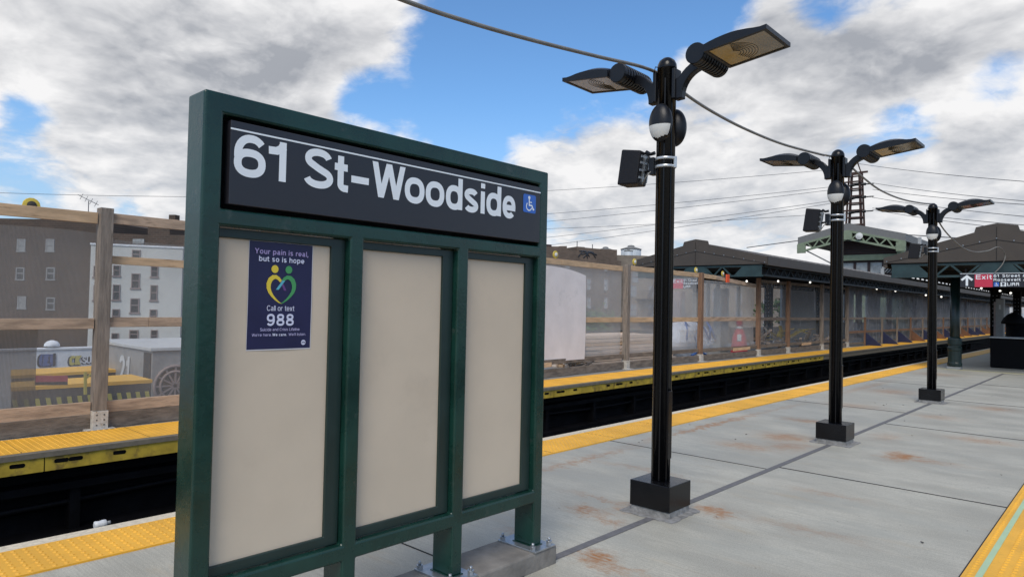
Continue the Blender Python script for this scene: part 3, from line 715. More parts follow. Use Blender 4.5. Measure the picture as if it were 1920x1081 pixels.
def fig(sgn, e):
    b_ = MB(); cu = .033*sgn
    pts = [pp(cu+.0165*math.cos(RAD(a)), 1.7325+.0172*math.sin(RAD(a)), e) for a in range(0, 360, 18)]
    b_.add(pts, [tuple(range(len(pts)))])
    path = [(.003, 1.679), (.014, 1.692), (.027, 1.699), (.040, 1.697), (.053, 1.686), (.060, 1.668), (.0600, 1.650), (.054, 1.633), (.042, 1.616), (.027, 1.601), (.010, 1.588), (-.004, 1.582)]
    ws = [.011, .014, .016, .019, .0205, .0205, .0185, .0155, .012, .0085, .005, .001]
    stroke(b_, [(sgn*a, b) for a, b in path], ws, pp, e)
    return b_
fig(-1, .0002).build('yellow_figure', p_yel, nav, fix=False)
fig(1, .0005).build('green_figure', p_grn, nav, fix=False)
b_ = MB(); stroke(b_, [(.010, 1.684), (-.020, 1.643)], .011, pp, .0008); b_.build('teal_ribbon', p_teal, nav, fix=False)
b_ = MB(); stroke(b_, [(-.006, 1.690), (.018, 1.640)], .010, pp, .0001); b_.build('purple_ribbon', p_pur, nav, fix=False)
b_ = MB(); pts = [pp(0.114+.0112*math.cos(RAD(a)), 1.4100+.0115*math.sin(RAD(a)), .0002) for a in range(0, 360, 18)]; b_.add(pts, [tuple(range(len(pts)))])
em = b_.build('round_emblem', white_p, nav)
b_ = MB(); text(b_, 'MTA', lambda u, v, e: pp(u+.114, 1.4060+v, e+.0004), .008, w=.22, track=.02, align='c', shear=.1); b_.build('emblem_letters', navy, em, fix=False)

# ================================================================== LAMP POSTS (local geometry around the pole foot)
def lathe_x(mb, prof, x, y, z, n=20, axis='y'):
    """solid of revolution about a horizontal axis; prof: (r, t)"""
    base = len(mb.v)
    for (r, t) in prof:
        for k in range(n):
            a = 2*math.pi*k/n
            mb.v.append((x+r*math.cos(a), y+t, z+r*math.sin(a)) if axis == 'y' else (x+t, y+r*math.cos(a), z+r*math.sin(a)))
    for i in range(len(prof)-1):
        for k in range(n):
            a = base+i*n+k; b2 = base+i*n+(k+1) % n; mb.f.append((a, b2, b2+n, a+n)); mb.sm.append(False)
    mb.f.append(tuple(base+k for k in range(n))[::-1]); mb.sm.append(False)
    e = base+(len(prof)-1)*n; mb.f.append(tuple(e+k for k in range(n))); mb.sm.append(False)
def lamp_post(x, y, label):
    L = empty('lamp_post', (0, 0, 0), label, 'lamp post', 'lamp posts along the platform')
    R = .073
    MB().box(-.17, .17, -.155, .155, 0, .052).build('plinth', mortar, L, bevel=.006)
    MB().box(-.175, .175, -.165, .165, .05, .245).build('base_cover', black, L, bevel=.004)
    pole = MB().lathe([(R, .245), (R, 3.50), (R+.004, 3.50), (R+.005, 3.515), (R+.002, 3.545), (R-.012, 3.575), (R-.04, 3.597), (.01, 3.605)], 0, 0, 32)
    # shallow vertical ribs as on an extruded pole
    for a in range(0, 360, 45):
        c, s = math.cos(RAD(a+20)), math.sin(RAD(a+20))
        pole.bar((c*(R-.0035), s*(R-.0035), .25), (c*(R-.0035), s*(R-.0035), 3.42), .010, .010, up=(c, s, 0))
    pole.build('pole', black, L)
    MB().box(R-.012, R+.005, -.030, .030, .42, .95).build('hand_hole_cover', black, L, bevel=.004)
    for sx in (1, -1):
        # curved arm
        ou = [(sx*(.33+.252*math.cos(RAD(t))), 3.265+.262*math.sin(RAD(t))) for t in range(180, 94, -9)]
        inn = [(sx*(.335+.185*math.cos(RAD(t))), 3.262+.188*math.sin(RAD(t))) for t in range(95, 181, 9)]
        poly_ = [(sx*.078, 3.245)]+[(sx*.078, 3.40)]+[p_ for p_ in ou if p_[1] > 3.40]+inn+[(sx*.150, 3.245)]
        MB().prism([(a, -.034, b) for a, b in poly_], (0, .068, 0)).build('arm', blackm, L, bevel=.008)
        MB().box(sx*.070, sx*.100, -.052, .052, 3.25, 3.49).build('arm_bracket', blackm, L, bevel=.006)
        # finned heat-sink knuckle
        m = MB(); prof = []; t = -.20
        prof.append((.075, t)); prof.append((.080, t+.008)); t += .05
        prof.append((.080, t))
        for k in range(9):
            prof += [(.083, t), (.083, t+.024), (.066, t+.025), (.066, t+.039)]; t += .040
        prof.append((.08, t))
        lathe_x(m, [(a, b) for a, b in prof], sx*.345, -.0, 3.505, 24)
        m.build('heat_sink', blackm, L)
        # lantern head: domed shell over a flat glass
        tilt = .055
        hd = MB(); NX, NY = 10, 8; x0, x1, hw = .425, .895, .222
        vs = []; top = {}; bot = {}
        for i in range(NX+1):
            for j in range(NY+1):
                u = i/NX; v = j/NY*2-1
                hh = .012+.088*(math.sin(min(1, .18+u*.97)*math.pi)**.75 if 0 < min(1, .18+u*.97) < 1 else 0)*(1-.55*abs(v)**3)
                zb = 3.505+tilt*u
                top[i, j] = len(vs); vs.append((sx*(x0+(x1-x0)*u), v*hw, zb+hh))
        for i in (0, NX):
            for j in range(NY+1): pass
        bb = {}
        for i in range(NX+1):
            for j in range(NY+1):
                if i in (0, NX) or j in (0, NY):
                    u = i/NX; bb[i, j] = len(vs); vs.append((sx*(x0+(x1-x0)*u), (j/NY*2-1)*hw, 3.497+tilt*u))
        fs = [(top[i, j], top[i+1, j], top[i+1, j+1], top[i, j+1]) for i in range(NX) for j in range(NY)]
        for i in range(NX):
            for j in (0, NY): fs.append((top[i, j], top[i+1, j], bb[i+1, j], bb[i, j]))
        for j in range(NY):
            for i in (0, NX): fs.append((top[i, j], top[i, j+1], bb[i, j+1], bb[i, j]))
        hd.add(vs, fs, True)
        hd = hd.build('lamp_head', blackm, L)
        em_ = hd.modifiers.new('edge', 'EDGE_SPLIT'); em_.split_angle = RAD(50)
        # rim frame + glass
        rim = MB(); b_ = .026
        def zt(xx, dz): return 3.497+tilt*((xx-x0)/(x1-x0))+dz
        for (xa, xb, ya, yb) in ((x0, x1, -hw, -hw+b_), (x0, x1, hw-b_, hw), (x0, x0+b_, -hw+b_, hw-b_), (x1-b_, x1, -hw+b_, hw-b_)):
            rim.hexa([(sx*xa, ya, zt(xa, -.012)), (sx*xb, ya, zt(xb, -.012)), (sx*xb, yb, zt(xb, -.012)), (sx*xa, yb, zt(xa, -.012))],
                     [(sx*xa, ya, zt(xa, 0)), (sx*xb, ya, zt(xb, 0)), (sx*xb, yb, zt(xb, 0)), (sx*xa, yb, zt(xa, 0))])
        rim.build('rim', blackm, hd)
        gl = MB().hexa([(sx*(x0+b_), -hw+b_, zt(x0+b_, -.006)), (sx*(x1-b_), -hw+b_, zt(x1-b_, -.006)), (sx*(x1-b_), hw-b_, zt(x1-b_, -.006)), (sx*(x0+b_), hw-b_, zt(x0+b_, -.006))],
                       [(sx*(x0+b_), -hw+b_, zt(x0+b_, -.002)), (sx*(x1-b_), -hw+b_, zt(x1-b_, -.002)), (sx*(x1-b_), hw-b_, zt(x1-b_, -.002)), (sx*(x0+b_), hw-b_, zt(x0+b_, -.002))])
        gl.build('glass', glassh, hd)
        ref = MB()
        for k in range(7):   # reflector rings seen behind the glass
            rr_ = .05+.022*k
            pts = [(sx*(x0+.14+rr_*math.cos(RAD(a))*.9), rr_*math.sin(RAD(a)), zt(x0+.14+rr_*math.cos(RAD(a)), -.0078)) for a in range(-75, 76, 15)]
            ref.tube(pts, .0022, 4)
        ref.build('reflector_rings', blackm, hd)
    # egg shaped step lights fore and aft
    for sy_ in (-1, 1):
        m = MB(); n = 20; prof = []
        ce = (0.012 if sy_ < 0 else .02, sy_*.105, 3.055)
        ce_ = Vector(ce)
        def egg(th, ph):   # th along vertical
            r = math.sin(th); zz_ = math.cos(th)
            return Vector((ce[0]+.098*r*math.cos(ph), ce[1]+.072*r*math.sin(ph), ce[2]+.152*zz_-.0))
        vs = []; fs = []
        NT_, NP = 40, 60
        for i in range(NT_+1):
            for k in range(NP):
                vs.append(egg(math.pi*i/NT_, 2*math.pi*k/NP))
        cut = []
        for i in range(NT_):
            for k in range(NP):
                f_ = (i*NP+k, i*NP+(k+1) % NP, (i+1)*NP+(k+1) % NP, (i+1)*NP+k)
                c = sum((vs[q_] for q_ in f_), Vector())/4
                lens_part = c.z < ce[2]-.022 and c.z > ce[2]-.128+.35*abs(c.x-ce[0])-.0 and (c.y-ce[1])*sy_ > .012
                (cut if lens_part else fs).append(f_)
        fs = fs+cut
        m.add(vs, fs, True); hs = m.build('step_light', blackm, L)
        if cut:
            ids = sorted({q_ for f_ in cut for q_ in f_}); mp = {q_: n_ for n_, q_ in enumerate(ids)}
            MB().add([ce_+(vs[q_]-ce_)*1.004 for q_ in ids], [tuple(mp[q_] for q_ in f_) for f_ in cut], True).build('lens', lensw, hs)
        MB().box(-.05, .05, sy_*.06, sy_*.095, 2.95, 3.16).build('step_light_bracket', blackm, L, bevel=.01)
    for z in (2.712, 2.775):
        MB().lathe([(R+.006, z), (R+.009, z+.003), (R+.009, z+.019), (R+.006, z+.022)], 0, 0, 28).build('steel_band', band, L)
    MB().box(R+.004, R+.022, -.012, .012, 2.708, 2.80).build('band_clamp', band, L, bevel=.003)
    MB().tube([(.03, -.04, 3.50), (-.06, -.08, 3.52), (-.10, -.03, 3.49)], .004, 5).build('cable_tie', blackm, L)
    L.location = (x, y, 0)
    # mortar bed under the plinth
    mm = MB(); pts = []; rnd = random.Random(int(y*10))
    for a in range(0, 360, 9):
        c, s = math.cos(RAD(a)), math.sin(RAD(a)); k = .235/max(abs(c), abs(s))*(1+.05*rnd.uniform(-1, 1)); pts.append((x+c*k, y+s*k, .0055))
    mm.prism(pts, (0, 0, -.004)); struct(mm.build('mortar_patch', mortar))
    return L
def speaker(x, y, label, yaw=0.0, dz=0.0):
    S = empty('speaker', (0, 0, 0), label, 'loudspeaker', 'loudspeakers strapped to the lamp posts')
    # cabinet: tapered box, front towards -X side, tilted down
    rot = Matrix.Rotation(RAD(8), 4, 'Y') @ Matrix.Rotation(RAD(10), 4, 'Z')
    def tp_(p): return tuple(Vector((-.285, -.02, 2.745)) + (rot @ Vector(p)))
    a = [(-.10, -.11, -.14), (.075, -.14, -.14), (.075, .10, -.14), (-.10, .10, -.14)]
    b = [(-.10, -.11, .125), (.075, -.14, .125), (.075, .10, .125), (-.10, .10, .125)]
    a = [(-.085, -.10, -.155), (.085, -.10, -.135), (.085, .11, -.135), (-.085, .11, -.155)]
    b = [(-.085, -.10, .135), (.085, -.10, .135), (.085, .11, .135), (-.085, .11, .135)]
    cbn = MB().hexa([tp_(q) for q in a], [tp_(q) for q in b]).build('cabinet', cabinet, S, bevel=.012)
    m = MB()
    for z in (-.08, -.02, .04, .09):
        m.bar(tp_((.087, -.08, z)), tp_((.087, .09, z+.01)), .010, .018)
    m.bar(tp_((.10, -.03, -.11)), tp_((.10, -.03, .11)), .016, .016); m.bar(tp_((.10, .06, -.11)), tp_((.10, .06, .11)), .012, .012)
    m.build('rear_frame', steel, cbn)
    m = MB().tube([(-.20, 0, 2.84), (-.165, -.01, 2.86), (-.14, 0, 2.845), (-.10, 0, 2.85)], [.014, .02, .014, .016], 8)
    m.build('swivel_arm', blackm, S)
    m = MB().tube([(-.20, 0, 2.70), (-.15, 0, 2.71), (-.10, 0, 2.71)], .012, 8); m.build('swivel_arm', blackm, S)
    MB().box(-.135, -.088, -.035, .035, 2.67, 2.81).build('mount_block', blackm, S, bevel=.004)
    MB().tube([(-.215, -.02, 2.66), (-.19, -.03, 2.60), (-.15, -.04, 2.66), (-.11, -.03, 2.70)], .005, 6).build('lead', grey_cable, S)
    S.location = (x, y, dz)
    return S
LP = [(-2.788, 4.815), (-2.748, 8.90), (-2.765, 14.28)]
LL = ['nearest tall black twin headed lamp post, just beyond the station name board', 'middle of the three black twin headed lamp posts, beside the rusty pylon in the view', 'farthest of the three black twin headed lamp posts, nearest the brown canopy gable']
SL = ['charcoal loudspeaker box strapped to the nearest lamp post', 'charcoal loudspeaker box strapped to the middle lamp post', 'charcoal loudspeaker box strapped to the farthest lamp post, in front of the canopy roof']
for k, ((x, y), a, b) in enumerate(zip(LP, LL, SL)):
    lamp_post(x, y, a); speaker(x, y, b)
# overhead cable
def smooth_path(pts, n=8):
    P = [Vector(p) for p in pts]; o = []
    for i in range(len(P)-1):
        p0 = P[max(i-1, 0)]; p1 = P[i]; p2 = P[i+1]; p3 = P[min(i+2, len(P)-1)]
        for k in range(n):
            t = k/n; o.append(.5*((2*p1)+(p2-p0)*t+(2*p0-5*p1+4*p2-p3)*t*t+(3*p1-p0-3*p2+p3)*t**3))
    o.append(P[-1]); return o
cpts = [onX(x, y, -2.89) for x, y in ((560, -82), (755, 0), (880, 42), (1000, 76), (1120, 106), (1205, 126), (1248, 146), (1290, 180), (1340, 212), (1400, 243), (1470, 271), (1545, 291))]
MBc = MB().tube(smooth_path(cpts), .0135, 10)
tag(MBc.build('overhead_cable', grey_cable), 'thick grey sagging cable passing the nearest lamp post to the middle one', 'cable', 'overhead cable spans')
cpts = [onX(1548, 291, -2.87), onX(1580, 300, -2.86)]+[onX(x, y, -2.86) for x, y in ((1615, 330), (1650, 356), (1690, 373), (1730, 381), (1752, 382))]
tag(MB().tube(smooth_path(cpts), .0135, 8).build('overhead_cable', grey_cable), 'grey sagging cable between the middle and farthest lamp posts', 'cable', 'overhead cable spans')
cpts = [onX(1760, 400, -2.80)]+[onY(x, y, Y_) for x, y, Y_ in ((1762, 418, 14.5), (1780, 442, 16), (1805, 464, 18), (1828, 472, 19.5), (1852, 470, 20.5), (1872, 463, 21.3), (1884, 475, 21.8), (1883, 488, 21.85), (1876, 500, 21.87), (1865, 511, 21.87))]
tag(MB().tube(smooth_path(cpts), .014, 8).build('overhead_cable', grey_cable), 'grey cable looping from the farthest lamp post onto the brown canopy gable', 'cable', 'overhead cable spans')

# ================================================================== PLASTIC BOTTLE, litter
b0 = onX(176, 985, -5.36); b1 = onX(207, 978, -5.36)
bt = empty('plastic_bottle', tuple(b0), 'small crushed white plastic bottle caught on the dark track edge by the near yellow strip', 'bottle')
d = (b1-b0)
MB().tube([b0+d*t for t in (0, .05, .3, .5, .72, .8)], [.018, .030, .026, .030, .028, .012], 8).build('body', bottle_w, bt)
MB().tube([b0+d*.8, b0+d*1.0], .013, 8).build('cap', greyst, bt)
MB().box(-5.40, -5.31, 1.2, 2.0, -.10, -.07).build('ledge', girder)['kind'] = 'structure'

rnd = random.Random(21); m = MB()
for k in range(34):
    x = rnd.uniform(-4.6, -.9); y = rnd.choice([rnd.uniform(3.2, 9), rnd.uniform(9, 20)]); a = rnd.uniform(0, 6.28); r_ = rnd.uniform(.006, .022)
    pts = [(x+r_*math.cos(a+t)*(1 if j % 2 else .6), y+r_*.6*math.sin(a+t), .004+rnd.uniform(0, .006)) for j, t in enumerate((0, 1.2, 2.4, 3.6, 4.9))]
    m.prism(pts, (0, 0, .002))
struct(m.build('leaf_litter', dirtbits), 'stuff')
# ================================================================== CONSTRUCTION FENCE ON THE FAR PLATFORM
fn = empty('construction_fence', (xf(10), 10, 0), 'tall timber hoarding of posts and rails with grey debris netting on the far platform', 'fence')
posts = [(-1.5, 2.62, woodg, .13), (2.745, 2.665, woodg, .145), (6.95, 2.66, woodg, .13), (11.0, 2.66, woodg, .13), (15.15, 2.71, woodg, .14), (19.3, 2.70, woodr, .135), (23.6, 2.72, woodr, .135), (26.35, 2.72, woodr, .135), (30.1, 2.74, woodg, .135), (33.5, 2.74, woodg, .135)]
def rot_box(mb, x, y, z0, z1, hx_, hy_):
    a = math.atan2(xf(y+1)-xf(y-1), 2); ca, sa = math.cos(-a), math.sin(-a)
    c = [(x+u*ca-v*sa, y+u*sa+v*ca) for u, v in ((-hx_, -hy_), (hx_, -hy_), (hx_, hy_), (-hx_, hy_))]
    return mb.hexa([(p_[0], p_[1], z0) for p_ in c], [(p_[0], p_[1], z1) for p_ in c])
for (y, h, wm, wdt) in posts:
    x = xf(y)+.03
    ps = rot_box(MB(), x, y, .20, h, wdt/2, wdt/2).build('post', wm, fn, bevel=.006)
    m = MB(); rot_box(m, x, y, -.012, .215, wdt/2+.012, wdt/2+.012); rot_box(m, x+.02, y, -.013, .004, .15, .16)
    m.build('post_shoe', whitepaint, ps, bevel=.003)
    for z in (.05, .11, .17):
        for u in (-.04, .04): MB().box(x+wdt/2+.012, x+wdt/2+.016, y+u-.007, y+u+.007, z-.007, z+.007).build('screw', dirtbits, ps)
def railseg(y0, y1, z0, z1, hgt, m_, dx=-.075, th=.04, name='rail'):
    mb = MB(); A = (xf(y0)+dx, y0); B = (xf(y1)+dx, y1)
    n = max(1, int((y1-y0)/2)); ps = []
    vs = []; fs = []
    for i in range(n+1):
        t = i/n; yy = y0+(y1-y0)*t; x = xf(yy)+dx; z = z0+(z1-z0)*t
        vs += [(x-th/2, yy, z-hgt/2), (x+th/2, yy, z-hgt/2), (x+th/2, yy, z+hgt/2), (x-th/2, yy, z+hgt/2)]
    fs = [(3, 2, 1, 0), tuple(n*4+k for k in range(4))]
    for i in range(n):
        for k in range(4): fs.append((i*4+k, i*4+(k+1) % 4, i*4+4+(k+1) % 4, i*4+4+k))
    return mb.add(vs, fs).build(name, m_, fn, bevel=.004)
# top rails (front of posts' centre line, abutting)
railseg(-1.45, 2.66, 2.52, 2.535, .135, woodn, .03)
railseg(2.83, 6.87, 2.55, 2.555, .125, wood, .03)
railseg(7.03, 11.0, 2.58, 2.60, .13, woodn, -.07)
railseg(11.0, 12.35, 2.60, 2.605, .13, woodn, -.07)
railseg(12.36, 15.06, 2.605, 2.60, .13, woodn, -.07)
railseg(15.24, 19.22, 2.63, 2.62, .13, woodn, -.02)
railseg(19.38, 20.4, 2.62, 2.60, .13, woodn, -.02)
railseg(20.41, 23.5, 2.60, 2.44, .12, wood, -.02)
railseg(23.7, 33.5, 2.63, 2.66, .10, woodg, -.02)
# mid rails
railseg(-1.45, 2.66, 1.255, 1.265, .125, wood, .03)
railseg(2.83, 3.28, 1.28, 1.28, .12, wood, .03)
railseg(3.285, 6.87, 1.28, 1.28, .12, wood, .03)
railseg(7.0, 12.2, 1.26, 1.26, .13, woodk, -.06)
railseg(12.21, 13.2, 1.265, 1.265, .13, woodn, -.06)
railseg(13.21, 15.06, 1.27, 1.27, .125, woodn, -.06)
railseg(15.24, 19.22, 1.27, 1.27, .13, woodn, -.02)
railseg(19.38, 23.5, 1.28, 1.28, .13, wood, -.02)
railseg(23.7, 33.5, 1.28, 1.28, .11, woodk, -.02)
# extra upper rail in the second bay
railseg(2.83, 6.87, 2.045, 2.03, .10, woodn, -.03)
# low rails and kickboards
railseg(-1.45, 2.66, .235, .25, .15, wood, .01)
railseg(2.83, 6.87, .25, .25, .14, wood, .01)
railseg(7.03, 15.06, .33, .33, .11, woodk, .0)
railseg(15.24, 19.22, .33, .33, .11, woodk, .0)
railseg(19.38, 33.5, .31, .31, .11, woodk, .0)
for (a, b) in ((-1.45, 2.66), (2.83, 6.87), (7.03, 11.2), (11.21, 13.3), (13.31, 15.06), (15.24, 17.4), (17.41, 19.22), (19.38, 23.5), (23.7, 26.2), (26.5, 33.4)):
    railseg(a, b, .085, .085, .185, woodk, .012, .05, 'kickboard')
# netting panels, slightly rippled
def sheet(y0, y1, z0, z1, dx, m_, name, parent, amp=.02, ny=None, nz=10, top=None, fx=xf):
    ny = ny or max(6, int((y1-y0)*4)); mb = MB(); rnd = random.Random(int(y0*100)); ph = rnd.uniform(0, 6)
    vs = []
    for i in range(ny+1):
        yy = y0+(y1-y0)*i/ny
        for j in range(nz+1):
            t = j/nz; zt_ = top(i/ny) if top else z1
            z = z0+(zt_-z0)*t
            vs.append((fx(yy)+dx+amp*math.sin(yy*2.3+ph+t*1.3)*math.sin(t*math.pi)+amp*.5*math.sin(yy*7+t*5+ph), yy, z))
    mb.add(vs, [(i*(nz+1)+j, (i+1)*(nz+1)+j, (i+1)*(nz+1)+j+1, i*(nz+1)+j+1) for i in range(ny) for j in range(nz)], True)
    return mb.build(name, m_, parent, fix=False)
sheet(-1.45, 2.70, .30, 2.455, -.10, net, 'netting', fn, top=lambda t: 2.36+.02*math.sin(t*9))
sheet(2.78, 6.9, .30, 2.40, -.10, net, 'netting', fn, top=lambda t: 2.30-.02*t)
sheet(6.96, 11.0, .30, 2.55, -.12, net2, 'netting', fn)
sheet(11.05, 15.1, .36, 2.55, -.12, net2, 'netting', fn)
sheet(15.2, 19.3, .36, 2.57, -.10, net2, 'netting', fn)
sheet(19.35, 23.55, .36, 2.50, -.10, net2, 'netting', fn)
sheet(23.65, 33.5, .36, 2.62, -.10, poly, 'polythene', fn, amp=.05)
sheet(.2, 2.13, .30, 1.20, -.125, net_dark, 'folded_netting', fn)
sheet(33.52, 120, .10, 2.80, -.06, poly2, 'polythene', fn, amp=.07, ny=420)
wb = onX(1086, 675, -9.66)
wt = sheet(10.6, 13.22, .34, 2.48, -.05, tarpw, 'white_sheet', None, amp=.012, fx=lambda y: -9.70+.0*y, top=lambda t: 2.49-.16*max(0, (t-.45)/.55)**2)
tag(wt, 'off white plastic sheet hung over the hoarding just right of the name board', 'sheet')
# short blocks nailed near the kickboard
for y0, y1 in ((11.25, 11.9), (21.6, 22.9), (27.8, 28.8)):
    railseg(y0, y1, .27, .28, .10, woodn, .045, .03, 'batten')
# low fence with gusset braces under the canopy
lf = empty('low_barrier', (xf(60), 60, 0), 'low timber barrier of posts and two rails receding under the far canopy', 'barrier')
def lrail(y0, y1, z, m_): 
    return MB().box(-9.88, -9.83, y0, y1, z-.05, z+.05).build('rail', m_, lf)
lrail(33.6, 120, 1.30, woodg); lrail(33.6, 120, .66, woodr); lrail(33.6, 120, .12, woodk)
yb = 36.0; k = 0
cols_ = [0, 0, 0, 1, 0, 1, 0, 1, 1, 0, 0, 1, 1, 1, 0, 1, 0, 1, 1]
while yb < 92:
    MB().box(-9.83, -9.75, yb-.045, yb+.045, 0, 1.36).build('post', woodg if k % 3 else woodr, lf)
    c_ = cols_[k % len(cols_)]
    tri = [(-9.74, yb, .005), (-9.02, yb, .005), (-9.74, yb, .62)]
    br = MB().prism([(a, b-.03, c) for a, b, c in tri], (0, .06, 0)).build('gusset_brace', plybrown if c_ else plyblue)
    ordn = ['first', 'second', 'third', 'fourth', 'fifth', 'sixth', 'seventh', 'eighth', 'ninth', 'tenth', 'eleventh', 'twelfth', 'thirteenth', 'fourteenth', 'fifteenth', 'sixteenth', 'seventeenth', 'eighteenth', 'nineteenth', 'twentieth'][k]
    tag(br, '%s plywood triangle brace against the low barrier, %s one from the near end' % ('brown' if c_ else 'navy blue', ordn), 'brace', 'triangular braces along the low barrier')
    yb += 3.0; k += 1
# festoon lamps along the fence top
GL = [(62, 376, 2.2, 'yellow ringed festoon lamp on the rail at the far left'), (1046, 473, 11.45, 'yellow festoon lamp on the rail right of the name board'), (1194, 487, 15.6, 'yellow festoon lamp on the rail left of the nearest lamp post'),
      (1309, 503, 18.8, 'yellow festoon lamp beside the reddish post right of the nearest lamp post'), (1359, 510, 20.5, 'festoon lamp by the orange tape on the hoarding rail')]
for x, y, Y_, lb in GL:
    p_ = onX(x, y, xf(Y_)-.02)
    p_.z -= .05; p_.x -= .07
    t_ = empty('festoon_lamp', tuple(p_), lb, 'festoon lamp', 'festoon lamps on the hoarding rail')
    m = MB(); lathe_x(m, [(.045, -.02), (.085, -.015), (.09, 0), (.085, .015), (.045, .02)], p_.x, p_.y, p_.z, 14, axis='x'); m.build('guard', guard_y, t_)
    m = MB(); lathe_x(m, [(.02, -.03), (.045, -.02), (.05, .026), (.02, .04)], p_.x, p_.y, p_.z, 12, axis='x'); m.build('bulb', dirtbits if x == 62 else lensw, t_)
tp3 = onX(1363, 520, xf(20.6)+.03)
tag(MB().box(tp3.x, tp3.x+.05, tp3.y-.09, tp3.y+.09, tp3.z-.16, tp3.z+.1).build('orange_tape', tapeo), 'strip of orange tape wrapped round the hoarding rail', 'tape')

# ================================================================== FAR CANOPY
def canopy(name, cx, hw, y0, y1, z_eave, z_peak, z_cl, label, gable_bolts=True, ztr=.42, eave_dir=1):
    T_ = empty(name, (cx, y0, 0), label, 'station canopy')
    # roof slabs
    for s in (-1, 1):
        a = [(cx, y0, z_peak-.06), (cx+s*hw, y0, z_eave-.02), (cx+s*hw, y0, z_eave+.04), (cx, y0, z_peak)]
        b = [(p_[0], y1, p_[2]) for p_ in a]
        MB().hexa(a, b).build('roof', roofb, T_)
        MB().box(cx+s*hw, cx+s*(hw+.10), y0-.02, y1, z_eave-.26, z_eave+.03).build('gutter', brown, T_)
    # gable cladding
    pts = [(cx-hw-.08, z_cl), (cx+hw+.08, z_cl), (cx+hw+.08, z_eave+.02), (cx+.5, z_peak-.12), (cx+.46, z_peak+.02), (cx, z_peak+.10), (cx-.46, z_peak+.02), (cx-.5, z_peak-.12), (cx-hw-.08, z_eave+.02)]
    gb = MB().prism([(a, y0-.06, b) for a, b in pts], (0, .05, 0)).build('gable_cladding', brown, T_)
    for t in [k/7 for k in range(-7, 8)]:
        MB().box(cx+t*hw-.013, cx+t*hw+.013, y0-.075, y0-.06, z_peak-.30-abs(t)*(z_peak-.30-z_cl-.05)-.013, z_peak-.30-abs(t)*(z_peak-.30-z_cl-.05)+.013).build('bolt_head', steel, gb)
    m = MB()
    for s in (-1, 1): m.bar((cx, y0-.066, z_peak-.34), (cx+s*hw, y0-.066, z_cl+.02), .006, .012)
    m.box(cx-.005, cx+.005, y0-.072, y0-.061, z_cl+.02, z_peak)
    m.build('cladding_seams', under, gb)
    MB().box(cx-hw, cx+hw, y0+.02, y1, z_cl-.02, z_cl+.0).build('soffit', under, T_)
    # end truss
    zt0, zb0 = z_cl-.03, z_cl-ztr
    e = MB(); e.box(cx-hw+.1, cx+hw-.1, y0, y0+.10, zt0-.06, zt0).build('truss_chord', truss, T_); e = MB(); e.box(cx-hw+.1, cx+hw-.1, y0, y0+.10, zb0, zb0+.06); e.build('truss_chord', truss, T_)
    e = MB(); n = 8; step = (2*hw-2.4)/n; x = cx-hw+1.2
    for k in range(n):
        za, zb_ = (zb0+.03, zt0-.03) if k % 2 == 0 else (zt0-.03, zb0+.03)
        e.bar((x, y0+.03, za), (x+step, y0+.03, zb_), .05, .05, up=(0, 1, 0)); x += step
    e.build('truss_web', truss, T_)
    for s in (-1, 1):
        a = cx+s*(hw-.12); b = cx+s*(hw-.75); c = cx+s*(hw-1.15)
        MB().prism([(a, y0+.01, zt0), (b, y0+.01, zt0), (c, y0+.01, zb0), (a, y0+.01, zb0)], (0, -.02, 0)).build('gusset_plate', truss, T_)
    e = MB(); e.prism([(cx-.28, y0+.01, zt0), (cx+.28, y0+.01, zt0), (cx+.62, y0+.01, zb0), (cx-.62, y0+.01, zb0)], (0, -.02, 0))
    gu = e.build('gusset_plate', truss, T_)
    # eave trusses along the length
    for s in (-1, 1):
        xx = cx+s*(hw-.12)
        e = MB(); e.box(xx-.05, xx+.05, y0+.12, y1, zt0-.07, zt0-.01); e.box(xx-.05, xx+.05, y0+.12, y1, zb0+.02, zb0+.08)
        y = y0+.3; up_ = True
        while y < min(y1, y0+60):
            e.bar((xx, y, zb0+.06 if up_ else zt0-.05), (xx, y+.32, zt0-.05 if up_ else zb0+.06), .03, .03, up=(1, 0, 0)); y += .32; up_ = not up_
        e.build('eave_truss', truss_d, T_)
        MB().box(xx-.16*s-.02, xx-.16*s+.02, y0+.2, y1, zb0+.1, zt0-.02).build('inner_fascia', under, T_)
    # cross girders
    y = y0+3
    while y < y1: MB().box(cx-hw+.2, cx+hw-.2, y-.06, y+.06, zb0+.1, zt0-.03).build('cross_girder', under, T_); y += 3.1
    # snow guard along the roof edge facing the pit
    sgd = MB(); xs_ = cx+eave_dir*(hw-.25); y = y0+.5
    def zr(x): return z_eave+.04+(z_peak-z_eave-.04)*(1-abs(x-cx)/hw)
    while y < min(y1, y0+55):
        x2 = cx+eave_dir*(hw-.05)
        sgd.bar((xs_, y, zr(xs_)+.05), (x2, y+.30, zr(x2)+.02), .018, .018); sgd.bar((x2, y+.30, zr(x2)+.02), (xs_, y+.60, zr(xs_)+.05), .018, .018); y += .60
    sgd.bar((xs_, y0+.5, zr(xs_)+.05), (xs_, min(y1, y0+60), zr(xs_)+.05), .02, .02)
    sgd.build('snow_guard', snow, T_)
    return T_
canopy('far_canopy', -11.70, 2.52, 22.45, 125, 3.36, 3.98, 3.14, 'long brown gabled canopy with green trusses over the far platform', eave_dir=1)
canopy('near_canopy', -2.78, 2.62, 22.0, 125, 3.17, 3.93, 3.03, 'brown gabled canopy with green end truss over the near platform', eave_dir=-1)
